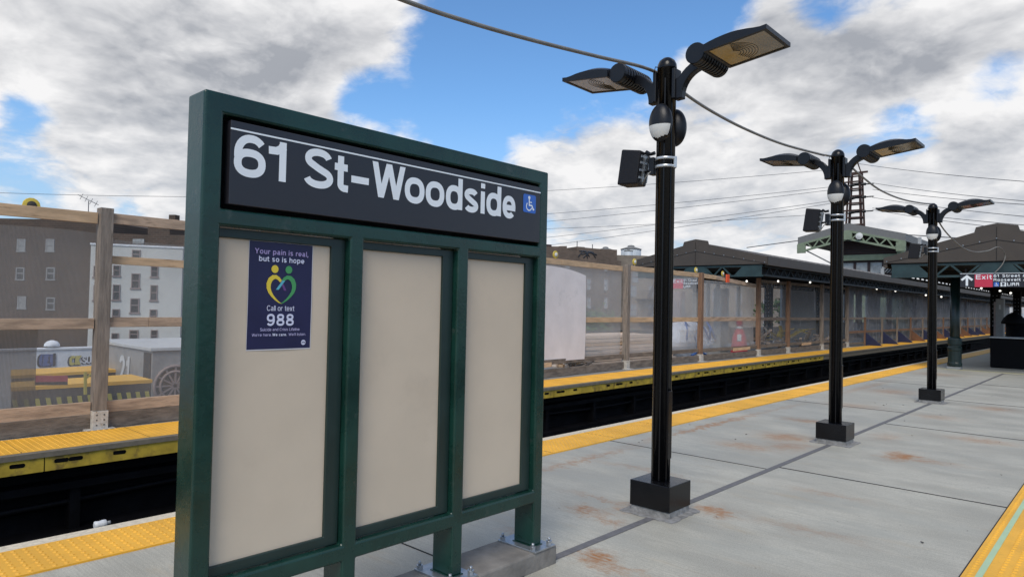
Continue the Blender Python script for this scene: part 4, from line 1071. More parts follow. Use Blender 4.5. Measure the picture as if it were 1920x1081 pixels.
# columns
def column(x, y, ztop, m_, label, base=True, grp='canopy columns', r=.11):
    T_ = empty('canopy_column', (x, y, 0), label, 'column', grp)
    m = MB().box(x-r, x+r, y-.012, y+.012, .1, ztop).box(x-r, x-r+.02, y-r, y+r, .1, ztop).box(x+r-.02, x+r, y-r, y+r, .1, ztop)
    m.build('shaft', m_, T_)
    m = MB()
    for k in range(8):
        z = 1.2+k*.16
        for u in (-.06, .06): m.box(x+u-.012, x+u+.012, y-r-.008, y-r, z-.012, z+.012)
    m.build('rivets', steel, T_)
    return T_
def round_column(x, y, ztop, label):
    T_ = empty('canopy_column', (x, y, 0), label, 'column', 'canopy columns on the near platform')
    MB().lathe([(.125, .12), (.125, ztop)], x, y, 20).build('shaft', coldark, T_)
    MB().lathe([(.17, .06), (.19, .10), (.19, .17), (.175, .2), (.175, .52), (.19, .55), (.19, .62), (.165, .66), (.165, .70), (.185, .72), (.185, .86), (.17, .90), (.13, .93)], x, y, 14, smooth=False).build('base_collar', coldark, T_)
    MB().box(x-.17, x+.17, y-.17, y+.17, 0, .07).build('base_plate', greyst, T_)
round_column(-3.98, 23.55, 2.66, 'dark green round column under the left end of the exit sign')
column(-4.0, 31.4, 2.66, colblk, 'black riveted column behind the exit sign, nearest its wheelchair symbol', r=.15)
column(-4.0, 37.6, 2.66, colblk, 'black riveted column right of the pale grey cabinet', r=.14)
for y in (45, 52, 60): column(-4.0, y, 2.66, colblk, 'one of the deep black columns far under the near canopy', r=.13)
for y in (30, 37, 44, 51, 58): column(-1.5, y, 2.66, colblk, 'black column deep under the right side of the near canopy', r=.13, grp='right row of canopy columns')
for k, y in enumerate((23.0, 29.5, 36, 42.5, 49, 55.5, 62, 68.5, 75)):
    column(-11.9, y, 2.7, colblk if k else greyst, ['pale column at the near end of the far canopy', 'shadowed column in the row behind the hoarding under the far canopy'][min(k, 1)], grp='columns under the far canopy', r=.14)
# windscreen wall behind far canopy
ws = empty('windscreen_wall', (-14.2, 60, 0), 'dark windscreen wall with bright openings behind the polythene on the far platform', 'wall')
m = MB(); openings = [(45.0, 47.6), (49.6, 52.6), (56, 60)]
yy = 37.0
for a, b in openings: m.box(-14.3, -14.2, yy, a, -.24, 3.2); m.box(-14.3, -14.2, a, b, -.24, .9); yy = b
m.box(-14.3, -14.2, yy, 125, -.24, 3.2); m.build('wall_panels', greyst, ws)
# pit-side lights under canopies
bk = 0
for (x, y, Y_) in ((1459, 527, 0), (1519, 529, 0), (1644, 541, 0), (1679, 545, 0), (1736, 553, 0), (1765, 556, 0), (1400, 527, 1)):
    p_ = onX(x, y, -9.75 if not Y_ else xf(21)-.0)
    t_ = empty('hanging_lamp', tuple(p_), '%s small bright bulb from the left under the far canopy eave' % {1400: 'first', 1459: 'second', 1519: 'third', 1644: 'fourth', 1679: 'fifth', 1736: 'sixth', 1765: 'seventh'}[x], 'lamp', 'lit bulbs under the far canopy eave')
    sc_ = .016+.0009*p_.y
    m = MB(); m.lathe([(.01, -sc_), (sc_*.8, -sc_*.5), (sc_, 0), (sc_*.6, sc_*.7), (.02, sc_)], p_.x, p_.y, 10, p_.z); m.build('bulb', bulbm, t_)
    MB().tube([(p_.x, p_.y, p_.z+sc_), (p_.x, p_.y, p_.z+.30)], .012, 5).build('cord', blackm, t_)
for (x, y) in ((1762, 522), (1830, 508), (1840, 540), (1875, 545), (1895, 549)):
    p_ = onY(x, y, 30)
    t_ = empty('hanging_lamp', tuple(p_), {1762: 'tiny lit bulb left of the exit sign under the near canopy', 1830: 'tiny lit bulb above the exit sign near its top edge', 1840: 'tiny lit bulb just under the red exit field', 1875: 'tiny lit bulb below the train symbol of the exit sign', 1895: 'tiny lit bulb farthest right under the exit sign'}[x], 'lamp', 'lit bulbs under the near canopy')
    m = MB(); m.lathe([(.01, -.03), (.035, -.02), (.04, 0), (.02, .03)], p_.x, p_.y, 10, p_.z); m.build('bulb', bulbm, t_)
    MB().tube([(p_.x, p_.y, p_.z+.05), (p_.x, p_.y, 3.0)], .01, 5).build('cord', blackm, t_)

# ---- exit signs
def exit_sign(y, x0, x1, z0, z1, label, full=True, m_white=white_v):
    S = empty('exit_sign', ((x0+x1)/2, y, z0), label, 'exit sign', None)
    pn_ = MB().box(x0, x1, y, y+.10, z0, z1).build('panel', charcoal, S, bevel=.004)
    H = z1-z0; yf = y-.002
    P = lambda u, v, e: (x0+u, yf-e*.6, z0+v)
    MB().box(x0, x1, yf-.001, yf+.001, z1-.10*H*.55, z1-.10*H*.25).build('stripe', m_white, S)
    b_ = MB()
    stroke(b_, [(.155, .10*H), (.155, .74*H)], .055, P, .001)
    stroke(b_, [(.03, .50*H), (.155, .78*H), (.28, .50*H)], .055, P, .002); b_.build('arrow', m_white, S, fix=False)
    MB().box(x0+.33, x0+.73, yf-.002, yf+.001, z0+.005*H, z0+.90*H).build('red_field', exitred, S)
    b_ = MB(); text(b_, 'Exit', lambda u, v, e: (x0+.352+u, yf-.005-e, z0+.56*H+v), .115, w=.18, track=.09, sx=.36/(text_width('Exit', .18, .09)*.115)); b_.build('lettering', m_white, S, fix=False)
    b_ = MB()
    lines = [('61 Street &', .69, .70), ('Roosevelt Avenue', .42, 1.06 if full else .95)] if full else [('61 Street &', .69, .62), ('Roosevelt', .42, .56)]
    for s_, v0, wd_ in lines:
        text(b_, s_, lambda u, v, e, v0=v0: (x0+.745+u, yf-.003-e, z0+v0*H+v), .072, w=.19, track=.10, sx=wd_/(text_width(s_, .19, .10)*.072))
    text(b_, 'LIRR', lambda u, v, e: (x0+(1.04 if full else .745)+u, yf-.003-e, z0+.09*H+v), .082, w=.19, track=.08, sx=.26/(text_width('LIRR', .19, .08)*.082))
    b_.build('lettering', m_white, S, fix=False)
    if full:
        sy2 = MB().box(x0+.752, x0+.868, yf-.003, yf+.001, z0+.05*H, z0+.34*H).build('access_symbol', blue_s, S)
        b_ = MB(); wheelchair(b_, lambda u, v, e: (u, yf-.006-e, v), x0+.757, z0+.055*H, .105, 0); b_.build('wheelchair', m_white, sy2, fix=False)
        ts = MB().box(x0+.90, x0+1.02, yf-.003, yf+.001, z0+.05*H, z0+.34*H).build('train_symbol', m_white, S)
        b_ = MB(); rrect(b_, x0+.932, x0+.988, z0+.15*H, z0+.30*H, .012, lambda u, v, e: (u, yf-.006, v), 0); stroke(b_, [(x0+.935, z0+.09*H), (x0+.985, z0+.09*H)], .012, lambda u, v, e: (u, yf-.007, v), 0)
        b_.build('train_outline', charcoal, ts, fix=False)
    MB().box(x0+.1, x0+.14, y+.03, y+.07, z1, z1+.12).build('hanger', colblk, S)
    MB().box(x1-.14, x1-.1, y+.03, y+.07, z1, z1+.12).build('hanger', colblk, S)
    return S
exit_sign(21.9, -3.585, -1.55, 2.335, 2.715, 'black exit sign with up arrow and red Exit field hung from the near canopy')
q0 = onY(1262, 541, 21.0); q1 = onY(1262, 521, 21.0)
exit_sign(21.0, q0.x-.35, q0.x+1.05, q0.z, q0.z+.36, 'exit sign seen through netting on the far platform, beside the white bulk bag', full=False)

# ---- dark bins and cabinet under near canopy
bn = empty('equipment_bin', (-2.3, 25.6, 0), 'large black rectangular bin beside the columns under the near canopy', 'bin')
MB().box(-3.36, -1.5, 25.3, 26.2, 0, .90).build('body', trashb, bn, bevel=.03)
MB().box(-3.38, -1.48, 25.28, 26.22, .90, .935).build('lid', lightst, bn, bevel=.008)
q = onY(1908, 632, 27.0)
b2 = empty('litter_bin', (q.x, 27, 0), 'black drum bin with a domed lid behind the large black bin', 'bin')
MB().lathe([(.28, 0), (.30, .5), (.32, 1.32)], q.x, 27, 20).build('body', trashb, b2)
MB().lathe([(.33, 1.32), (.34, 1.37), (.28, 1.50), (.18, 1.62), (.05, 1.70)], q.x-.10, 27, 20).build('lid', trashb, b2)
q0 = onY(1867, 560, 28.0); q1 = onY(1882, 560, 28.0)
cbt = empty('pale_cabinet', (q0.x, 28, 0), 'tall narrow pale grey cabinet standing between the black columns', 'cabinet')
MB().box(q0.x, q1.x, 28, 28.3, 0, q0.z).build('body', greyst, cbt, bevel=.01)
MB().box(q0.x+.09, q0.x+.14, 27.985, 27.999, q0.z-.35, q0.z-.2).build('label_plate', lightst, cbt)
MB().box(q0.x-.055, q0.x-.003, 28.02, 28.28, 0, q0.z-.1).build('side_conduit', winframe, cbt)

# ================================================================== THINGS BEHIND THE HOARDING
# lumber stack
ls = empty('lumber_stack', (-11, 14, 0), 'stack of pale sawn planks with ragged left end behind the netting', 'lumber stack')
rnd = random.Random(3)
m = MB(); m2 = MB()
for lay in range(9):
    z = -.01+lay*.092
    for j in range(8):
        x = -10.15-j*.155-lay*.085
        a = 14.1+lay*.03-j*.02+rnd.uniform(-.15, .15); b = 18.3+rnd.uniform(-.5, .3)
        (m if (lay+j) % 3 else m2).box(x-.145, x, a, b, z, z+.075)
m.build('planks', plank, ls); m2.build('weathered_planks', woodn, ls)
m = MB()
for k in range(26):
    x = -10.05-rnd.random()*.9; y = 12.9+rnd.random()*1.0; z = .02+rnd.random()*.5
    m.bar((x, y, z), (x+rnd.uniform(-.3, .3), y+rnd.uniform(.2, .7), z+rnd.uniform(-.02, .25)), .06, .03)
tag(m.build('scrap_wood', woodk), 'dark heap of broken scrap timber at the left end of the plank stack', 'scrap heap')
# bulk bag
def blob(mb, c, rx, ry, rz, n=14, seed=1, amp=.12):
    r_ = random.Random(seed); ph = [r_.uniform(0, 6) for _ in range(6)]; vs = []; fs = []
    for i in range(n+1):
        th = math.pi*i/n
        for k in range(n*2):
            p_ = math.pi*k/n
            d_ = 1+amp*(math.sin(3*p_+ph[0]+2*th)+.6*math.sin(5*p_+ph[1]-3*th)+.5*math.sin(7*th+ph[2]))
            sq = (abs(math.cos(p_))**4+abs(math.sin(p_))**4)**-.18
            vs.append((c[0]+rx*math.sin(th)**.6*math.cos(p_)*d_*sq, c[1]+ry*math.sin(th)**.6*math.sin(p_)*d_*sq, c[2]+rz*math.cos(th)*(1+amp*.3*math.sin(4*p_))))
    for i in range(n):
        for k in range(n*2): fs.append((i*n*2+k, i*n*2+(k+1) % (n*2), (i+1)*n*2+(k+1) % (n*2), (i+1)*n*2+k))
    mb.add(vs, fs, False)
bb_ = empty('bulk_bag', (-10.7, 20.0, 0), 'slumped white bulk bag with blue lifting straps behind the netting', 'bulk bag')
m = MB(); blob(m, (-10.75, 20.0, .56), .50, 1.15, .60, seed=4); m.build('sack', bagw, bb_)
for (ya, yb_) in ((19.2, 19.6), (20.1, 20.5), (20.75, 20.95)):
    MB().tube([(-10.28, ya, .62), (-10.30, ya+.05, .98), (-10.45, (ya+yb_)/2, 1.16), (-10.32, yb_-.02, .95), (-10.24, yb_+.1, .60)], .028, 6).build('strap', bagb, bb_)
MB().tube([(-10.16, 19.3, .15), (-10.1, 19.7, .28), (-10.12, 20.2, .12)], .04, 5).build('strap', bagb, bb_)
# red safety can / bollard
cn = onX(1386, 650, -10.6)
sb_ = empty('safety_cone', (cn.x, cn.y, 0), 'tall red cone shaped marker with small white label behind the netting', 'cone')
MB().lathe([(.31, .0), (.30, .05), (.24, .60), (.17, .80), (.12, .90)], cn.x, cn.y, 14).build('body', coner, sb_)
MB().lathe([(.12, .90), (.12, 1.0)], cn.x, cn.y, 12).build('collar', lightst, sb_)
MB().lathe([(.11, 1.0), (.10, 1.25), (.05, 1.32)], cn.x, cn.y, 12).build('cap', coner, sb_)
d = (Vector((0, 0, 0))-Vector((cn.x, cn.y, 0))).normalized(); sdv = Vector((-d.y, d.x, 0))
c0 = Vector((cn.x, cn.y, .60))+d*.26
MB().hexa([c0-sdv*.07+d*.01-Vector((0, 0, .12)), c0+sdv*.07+d*.01-Vector((0, 0, .12)), c0+sdv*.07-Vector((0, 0, .12)), c0-sdv*.07-Vector((0, 0, .12))],
          [c0-sdv*.07-d*.05+Vector((0, 0, .12)), c0+sdv*.07-d*.05+Vector((0, 0, .12)), c0+sdv*.07-d*.06+Vector((0, 0, .12)), c0-sdv*.07-d*.06+Vector((0, 0, .12))]).build('label', lightst, sb_)
# grey cabinets / posts behind netting
for (xa, xb, yt, X0, lb, m_) in ((1352, 1367, 540, -11.6, 'tall pale grey equipment cabinet behind the netting', greyst), (1276, 1286, 545, -12.0, 'dark grey post under the far exit sign', winframe)):
    a = onX(xa, yt, X0); b = onX(xb, yt, X0)
    t_ = empty('grey_cabinet', (X0, a.y, 0), lb, 'cabinet')
    MB().box(X0-.3, X0, a.y, b.y, -.014, a.z).build('body', m_, t_, bevel=.01)
    MB().box(X0+.001, X0+.02, a.y+(b.y-a.y)*.3, a.y+(b.y-a.y)*.7, a.z-.9, a.z-.3).build('door_plate', winframe if m_ is greyst else greyst, t_)
for k, xa in enumerate((1345, 1384, 1327)):
    a = onX(xa, 530, -12.6); b = onX(xa+5, 530, -12.6)
    t_ = empty('slotted_upright', (-12.6, a.y, 0), ['pale slotted steel upright left of the grey equipment cabinet', 'pale slotted steel upright right of the grey equipment cabinet', 'pale slotted steel upright farthest left, by the reddish post'][k], 'upright', 'slotted steel uprights behind the netting')
    MB().box(-12.66, -12.6, a.y, b.y, -.014, 2.6).build('channel', lightst, t_)
    m = MB()
    for j in range(12): m.box(-12.6, -12.595, a.y+(b.y-a.y)*.3, a.y+(b.y-a.y)*.6, .5+j*.17, .56+j*.17)
    m.build('slots', winframe, t_)
# rubble / gear pile beyond (under the polythene bays)
gp = MB(); rnd = random.Random(9)
for k in range(40):
    x = -10.4-rnd.random()*1.6; y = 24.5+rnd.random()*8; z = .03+rnd.random()*.5
    gp.bar((x, y, z), (x+rnd.uniform(-.5, .5), y+rnd.uniform(-.8, .9), z+rnd.uniform(0, .5)), .10, .06)
tag(gp.build('lumber_heap', wood), 'jumbled heap of boards on the far platform behind the clear polythene', 'timber heap')
gp = MB()
for k in range(14):
    x = -10.5-rnd.random()*1.0; y = 27+rnd.random()*5; z = .4+rnd.random()*.4
    gp.bar((x, y, z), (x+rnd.uniform(-.5, .5), y+rnd.uniform(-.8, .9), z+rnd.uniform(0, .4)), .14, .02)
tag(gp.build('yellow_offcuts', fascia_y), 'yellow boards thrown on top of the timber heap behind the polythene', 'boards')

# ================================================================== LEFT BACKGROUND: work cars, graffiti wall
rb = MB().box(-26, -14.4, -25, 130, -2.0, -1.35).build('roadbed', ballast); struct(rb)
gw = empty('graffiti_wall', (-20.2, 4, -1.35), 'low white painted wall covered in blue, yellow and dark graffiti beyond the tracks', 'wall')
MB().box(-20.5, -20.2, -14, 14, -1.35, .21).build('wall', wallw, gw)
MB().box(-20.55, -20.17, -14, 14, .21, .25).build('coping', wallw, gw)
def tagtext(s, px0, px1, pyb, pyt, m_, w_, sh=0, out=None):
    a = onX(px0, pyb, -20.19); b = onX(px1, pyb, -20.19); c = onX(px0, pyt, -20.19); sz = c.z-a.z
    tw = text_width(s, w_, .04)*sz
    if out:
        mb = MB(); text(mb, s, lambda u, v, e: (-20.185+e*.05, a.y+u-.03, a.z+v-.02), sz*1.05, w=w_*1.55, track=.04-w_*.0, sx=(b.y-a.y)/tw, shear=sh); mb.build('spray_outline', out, gw, fix=False)
    mb = MB(); text(mb, s, lambda u, v, e: (-20.175+e*.05, a.y+u, a.z+v), sz, w=w_, track=.04, sx=(b.y-a.y)/tw, shear=sh); mb.build('spray_letters', m_, gw, fix=False)
tagtext('OEJ', 74, 97, 686, 664, graf_b, .26, .1, graf_d); tagtext('l', 99, 103, 686, 662, graf_d, .2)
tagtext('CK', 129, 150, 684, 667, graf_y, .26, .1, graf_d)
tagtext('SUPA', 154, 186, 681, 668, wallw, .16, 0, graf_d)
tagtext('O', 205, 220, 686, 668, wallw, .14, .1, graf_b); tagtext('OC', 222, 238, 688, 668, graf_p, .3, .1, graf_d)
a = onX(97, 656, -20.4); b = onX(229, 661, -20.4)
for q_, lb in ((a, 'white dome vent on the graffiti wall above the blue tag'), (b, 'white dome vent on the graffiti wall above the purple tag')):
    v_ = empty('dome_vent', (q_.x, q_.y, .25), lb, 'vent', 'dome vents on the graffiti wall')
    MB().lathe([(.09, 0), (.09, .04)], q_.x, q_.y, 12, .25).build('collar', lightst, v_)
    MB().lathe([(.18, .04), (.17, .10), (.12, .16), (.04, .19)], q_.x, q_.y, 12, .25).build('cap', wallw, v_)
pr = MB().box(-20.5, -20.2, 14, 125, -1.35, .35).build('parapet', ballast); tag(pr, 'long grey concrete parapet beyond the far platform', 'parapet')
def deckcar(label, z, quadpx, thick, side_x=None):
    T_ = empty('work_car', tuple(onZ(*quadpx[0], z)), label, 'work car', 'yellow decked work cars')
    top = [onZ(x, y, z) for x, y in quadpx]
    MB().prism(top, (0, 0, -.06)).build('deck', deck_y, T_)
    c = sum(top, Vector())/len(top)
    low = [c+(p_-c)*.985-Vector((0, 0, .065)) for p_ in top]
    MB().prism(low, (0, 0, -thick)).build('underframe', train_d, T_)
    return T_, top
w1_, t1 = deckcar('work car with raised yellow deck in front of the graffiti wall', -.02, ((20, 704), (20, 693), (205, 683.5), (238, 691)), .22)
w2_, t2 = deckcar('nearer work car with lower yellow deck and hazard striped side', .12, ((20, 726), (20, 716), (245, 701), (286, 711)), .9)
# hazard blocks on the near side of the lower car
A, B = t2[0], t2[3]
m = MB(); dd = (B-A); nn = Vector((dd.y, -dd.x, 0)).normalized()
if nn.dot(EYE-A) < 0: nn = -nn
for k in range(14):
    a = A+dd*(k/14+.01); b = A+dd*(k/14+.040); o_ = nn*.03
    u = Vector((0, 0, -.20)); l_ = Vector((0, 0, -.32)); sh_ = dd*.012
    m.prism([a+u+o_, b+u+o_, b+l_+sh_+o_, a+l_+sh_+o_], nn*-.02)
m.build('hazard_stripes', haz_y, w2_)
MB().bar(A+Vector((0, 0, -.47))+nn*.02, B+Vector((0, 0, -.47))+nn*.02, .03, .04).build('side_rail', haz_y, w2_)
# yellow frame post
qa = onX(160, 697, -11.3); qb = onX(160, 739, -11.3)
pf = empty('yellow_prop', tuple(qb), 'small yellow steel prop with diagonal brace standing between the work cars', 'prop')
MB().bar(qa, qb, .035, .035).build('upright', haz_y, pf); MB().bar(onX(162, 708, -11.3), onX(176, 697, -11.3), .025, .025).build('brace', haz_y, pf)
# red banner
ra = [onX(x, y, -10.9) for x, y in ((66, 704), (127, 704), (127, 715), (66, 716))]
bn_ = empty('red_banner', tuple(ra[3]), 'faded red banner hung on the side of the nearer work car', 'banner')
MB().prism(ra, (-.03, 0, 0)).build('cloth', redsign, bn_)
rb_ = [onX(x, y, -10.89) for x, y in ((66, 716), (127, 715), (127, 721), (66, 722))]
MB().prism(rb_, (-.03, 0, 0)).build('dark_hem', train_d, bn_)
# machine 21
mx = empty('rail_machine', (-14.0, 6.4, -1.35), 'silver grey rail machine marked 21 with a white roof and round fan grille', 'rail machine')
e0 = onX(285, 658, -14.6)
MB().box(-17.9, -14.6, e0.y, e0.y+3.4, -1.0, e0.z).build('body', silver, mx, bevel=.02)
MB().box(-17.95, -14.55, e0.y-.05, e0.y+3.45, e0.z, e0.z+.07).build('roof', whitem, mx, bevel=.01)
MB().box(-17.6, -14.8, e0.y+.1, e0.y+3.3, -1.35, -1.0).build('chassis', train_d, mx)
MB().box(-14.98, -14.62, e0.y-.02, e0.y-.002, -.9, e0.z-.04).build('dark_stripe', train_d, mx)
b_ = MB(); text(b_, '21', lambda u, v, e: (-16.45+u, e0.y-.012-e, -.30+v), .62, w=.2, track=.08, sx=1.0, shear=.05); b_.build('number', whitem, mx, fix=False)
fc = onX(328, 722, -14.58)
m = MB(); rg = .40
for rr_ in (rg, rg*.72): m.tube([(-14.575, fc.y+rr_*math.cos(RAD(a)), fc.z+rr_*math.sin(RAD(a))) for a in range(0, 361, 15)], .03, 5)
for a in range(0, 180, 30): m.bar((-14.57, fc.y-rg*math.cos(RAD(a)), fc.z-rg*math.sin(RAD(a))), (-14.57, fc.y+rg*math.cos(RAD(a)), fc.z+rg*math.sin(RAD(a))), .03, .03)
fg = m.build('fan_grille', winframe, mx)
MB().prism([(-14.59, fc.y+rg*math.cos(RAD(a)), fc.z+rg*math.sin(RAD(a))) for a in range(0, 360, 15)], (-.01, 0, 0)).build('fan_recess', train_d, fg)

# ================================================================== BUILDINGS
class Facade:
    def __init__(s, x, y, dist, ang):
        r = ray(x, y); r2 = Vector((r.x, r.y, 0)); s.o = Vector((EYE.x, EYE.y, 0))+r2.normalized()*dist
        s.d = Vector((math.sin(RAD(ang)), math.cos(RAD(ang)), 0)); s.n = Vector((s.d.y, -s.d.x, 0))
        if s.n.dot(s.o) < 0: s.n = -s.n        # points away from the camera
    def hit(s, x, y):
        r = ray(x, y); t = (s.o-EYE).dot(s.n)/r.dot(s.n); p_ = EYE+r*t; return (p_-s.o).dot(s.d), p_.z
    def P(s, u, z, dep=0): q_ = s.o+s.d*u+s.n*dep; return (q_.x, q_.y, z)
    def prism(s, mb, pts, d0, d1): return mb.prism([s.P(u, z, d0) for u, z in pts], s.n*(d1-d0))
def building(name, F_, toppx, deep, m_, label, zb=-9.0):
    T_ = empty(name, F_.P(0, zb), label, 'building')
    uz = [F_.hit(x, y) for x, y in toppx]; pts = uz+[(uz[-1][0], zb), (uz[0][0], zb)]
    F_.prism(MB(), pts, 0, deep).build('wall', m_, T_); return T_
def window(F_, T_, x0, y0, x1, y1, pane=winglass, fr=winframe, sill=True):
    u0, z1 = F_.hit(x0, y0); u1, _ = F_.hit(x1, y0); _, z0 = F_.hit(x0, y1)
    t = min(.09, (u1-u0)*.12)
    m = MB()
    F_.prism(m, [(u0, z0), (u0+t, z0), (u0+t, z1), (u0, z1)], -.06, .02); F_.prism(m, [(u1-t, z0), (u1, z0), (u1, z1), (u1-t, z1)], -.06, .02)
    F_.prism(m, [(u0+t, z1-t), (u1-t, z1-t), (u1-t, z1), (u0+t, z1)], -.055, .02); F_.prism(m, [(u0+t, (z0+z1)/2-t/2), (u1-t, (z0+z1)/2-t/2), (u1-t, (z0+z1)/2+t/2), (u0+t, (z0+z1)/2+t/2)], -.055, .02)
    w_ = m.build('window', fr, T_)
    F_.prism(MB(), [(u0+t, z0), (u1-t, z0), (u1-t, z1-t), (u0+t, z1-t)], -.02, .015).build('pane', pane, w_)
    if sill: F_.prism(MB(), [(u0-.05, z0-.09), (u1+.05, z0-.09), (u1+.05, z0), (u0-.05, z0)], -.06, -.002).build('sill', fr, w_)
# dark brown apartment block
FA = Facade(0, 411, 62, 57)
A_ = building('apartment_block', FA, [(-260, 404), (-60, 408), (109, 411), (109, 405), (143, 405.5), (143, 408), (178, 409), (195, 415), (195, 436), (277, 440), (277, 422), (318, 424), (318, 440), (420, 443), (620, 452)], 14, brick_dk, 'dark brown brick apartment block rising behind the netting at the far left')
for (x, y, k) in ((33, 448, 1), (87, 448, 1), (31, 501, 0), (88, 501, 0), (34, 555, 1), (88, 557, 0), (-25, 448, 0), (-27, 502, 0)):
    window(FA, A_, x, y, x+16, y+22, winblind if k else winglass, winblind)
window(FA, A_, 250, 448, 271, 457, winblind, winblind, False)
# chimney + rooftop aerial + rooftop cabin
u0, z0 = FA.hit(298, 423); m = MB(); FA.prism(m, [(u0, z0), (u0+.5, z0), (u0+.5, z0+.9), (u0, z0+.9)], 1, 1.5); m.build('chimney', brick_dk, A_)
u0, z0 = FA.hit(0, 411); u1, z1 = FA.hit(23, 397); cbn_ = MB(); FA.prism(cbn_, [(u0-3, z0-.2), (u1, z0-.2), (u1, z1), (u0+.2, z1+.9), (u0-3, z1)], 6, 10); cbn_.build('roof_cabin', t_gry, A_)
ae = empty('roof_aerial', FA.P(*FA.hit(155, 405)), 'thin television aerial on the roof of the dark brown block', 'aerial')
u, z = FA.hit(155, 406)
MB().tube([FA.P(u, z-.4, .5), FA.P(u, z+1.2, .5)], .03, 5).build('mast', wirem, ae)
m = MB(); m.tube([FA.P(u-.9, z+1.65, .5), FA.P(u+.8, z+.9, .5)], .022, 4)
for t in (-.6, -.2, .2, .6): m.tube([FA.P(u+t-.12, z+1.25-t*.44-.2, .5), FA.P(u+t+.12, z+1.25-t*.44+.2, .5)], .016, 4)
m.build('elements', wirem, ae)
# white rendered building
FB = Facade(170, 458, 44, 32)
B_ = building('white_building', FB, [(170.5, 458.5), (237, 460.5), (237, 461.5), (275, 462.8), (275, 461.6), (339, 465), (343, 466)], 9, plasterw, 'white rendered building with arched windows behind the netting, left of the name board')
u0, z0 = FB.hit(170.5, 458.5); u1, z1 = FB.hit(343, 466); F_ = FB
m = MB(); FB.prism(m, [(u0-.03, z0), (u1+.03, z1), (u1+.03, z1+.10), (u0-.03, z0+.10)], -.05, .4); m.build('coping', wallw, B_)
for (x, y, x1, y1) in ((248, 468, 264, 485), (213, 497, 226, 516), (283.5, 499, 297, 518), (247, 512, 263, 539), (212, 533, 226, 561), (282.5, 534, 296, 562), (245, 558.5, 262, 585), (211, 579, 225, 606), (281, 579.5, 295, 604), (243, 618, 260, 634), (209.5, 624, 223, 652), (283, 618, 296, 640), (176, 622, 188, 650), (176, 580, 188, 606), (176, 534, 188, 562), (176, 498, 188, 518)):
    window(FB, B_, x, y, x1, y1)
# street-level infill seen under the netting
# brick row in the middle distance
FC = Facade(1020, 465, 78, 24)
C1 = building('brick_building', FC, [(860, 457), (1010, 461), (1051, 462), (1051, 461), (1063, 461), (1063, 467), (1082, 471), (1082, 462), (1096, 463), (1097, 464), (1120, 466), (1157, 468), (1157, 488), (1165, 489)], 10, brick_br, 'brown brick apartment house with a graffiti covered parapet behind the hoarding')
FD = Facade(1165, 478, 84, 18)
D1 = building('brick_building', FD, [(1157, 478), (1205, 479), (1235, 481), (1300, 492), (1420, 520), (1580, 545), (1700, 560)], 12, brick_tan, 'tan brick apartment house with fire escapes right of the graffiti parapet')
for (x, y) in ((1132, 497), (1132, 523), (1100, 522), (1060, 497), (1060, 523), (1132, 557), (1100, 557), (1040, 557)):
    window(FC, C1, x, y, x+8, y+(11 if y == 497 else 21), winblind, winframe, False)
FCp = MB()
u0, z0 = FC.hit(1082, 468); u1, z1 = FC.hit(1120, 486)
for (a0, b0, a1, b1) in ((.05, .2, .45, .9), (.1, .9, .6, .3), (.3, .1, .8, .8), (.5, .9, .9, .2), (.2, .5, .95, .55), (.4, .95, .5, .05)):
    p_ = Vector(FC.P(u0+(u1-u0)*a0, z1+(z0-z1)*b0, -.06)); q_ = Vector(FC.P(u0+(u1-u0)*a1, z1+(z0-z1)*b1, -.06)); FCp.tube([p_, (p_+q_)/2+Vector((0, 0, .3)), q_], .05, 5)
FCp.build('graffiti', graf_d, C1)
m = MB(); a = FC.hit(1035, 461); b = FC.hit(1049, 456); FC.prism(m, [(a[0], a[1]-.3), (b[0], a[1]-.3), (b[0], b[1]), (a[0], b[1])], 2, 4); m.build('roof_hatch', t_brn, C1)
m = MB()
for xx, yt in ((1086.5, 451), (1115.5, 457)):
    u, z = FC.hit(xx, 466); u2, z2 = FC.hit(xx, yt); MB().tube([FC.P(u, z-.2, .6), FC.P(u, z2, .6)], .05, 5).build('vent_pipe', wirem, C1)
# windows, fire escapes on tan building
for (x, y) in ((1181, 534), (1181, 569), (1215, 534), (1215, 569), (1262, 545), (1262, 578), (1300, 552), (1300, 585), (1335, 545), (1378, 548), (1378, 580), (1430, 560), (1430, 590), (1520, 575), (1185, 507), (1225, 507)):
    window(FD, D1, x, y, x+13, y+22, winblind, winframe, False)
for k, (x, y) in enumerate(((1205, 532), (1205, 567), (1205, 600))):
    m = MB(); u0, z0 = FD.hit(x-12, y+28); u1, z1 = FD.hit(x+24, y)
    m.bar(FD.P(u0, z0, -1.1), FD.P(u1, z0, -1.1), .08, .08); m.bar(FD.P(u0, z0+1, -1.1), FD.P(u1, z0+1, -1.1), .05, .05)
    for t in range(13): m.bar(FD.P(u0+(u1-u0)*t/12, z0, -1.1), FD.P(u0+(u1-u0)*t/12, z0+1, -1.1), .025, .025)
    m.bar(FD.P(u0+(u1-u0)*.4, z0, -.6), FD.P(u0+(u1-u0)*.85, z0+2.6, -.6), .08, .12); m.bar(FD.P(u0+(u1-u0)*.5, z0, -.6), FD.P(u0+(u1-u0)*.95, z0+2.6, -.6), .08, .12)
    F_ = FD; FD.prism(m, [(u0, z0-.05), (u1, z0-.05), (u1, z0), (u0, z0)], -1.1, 0)
    m.build('fire_escape', t_brn, D1)
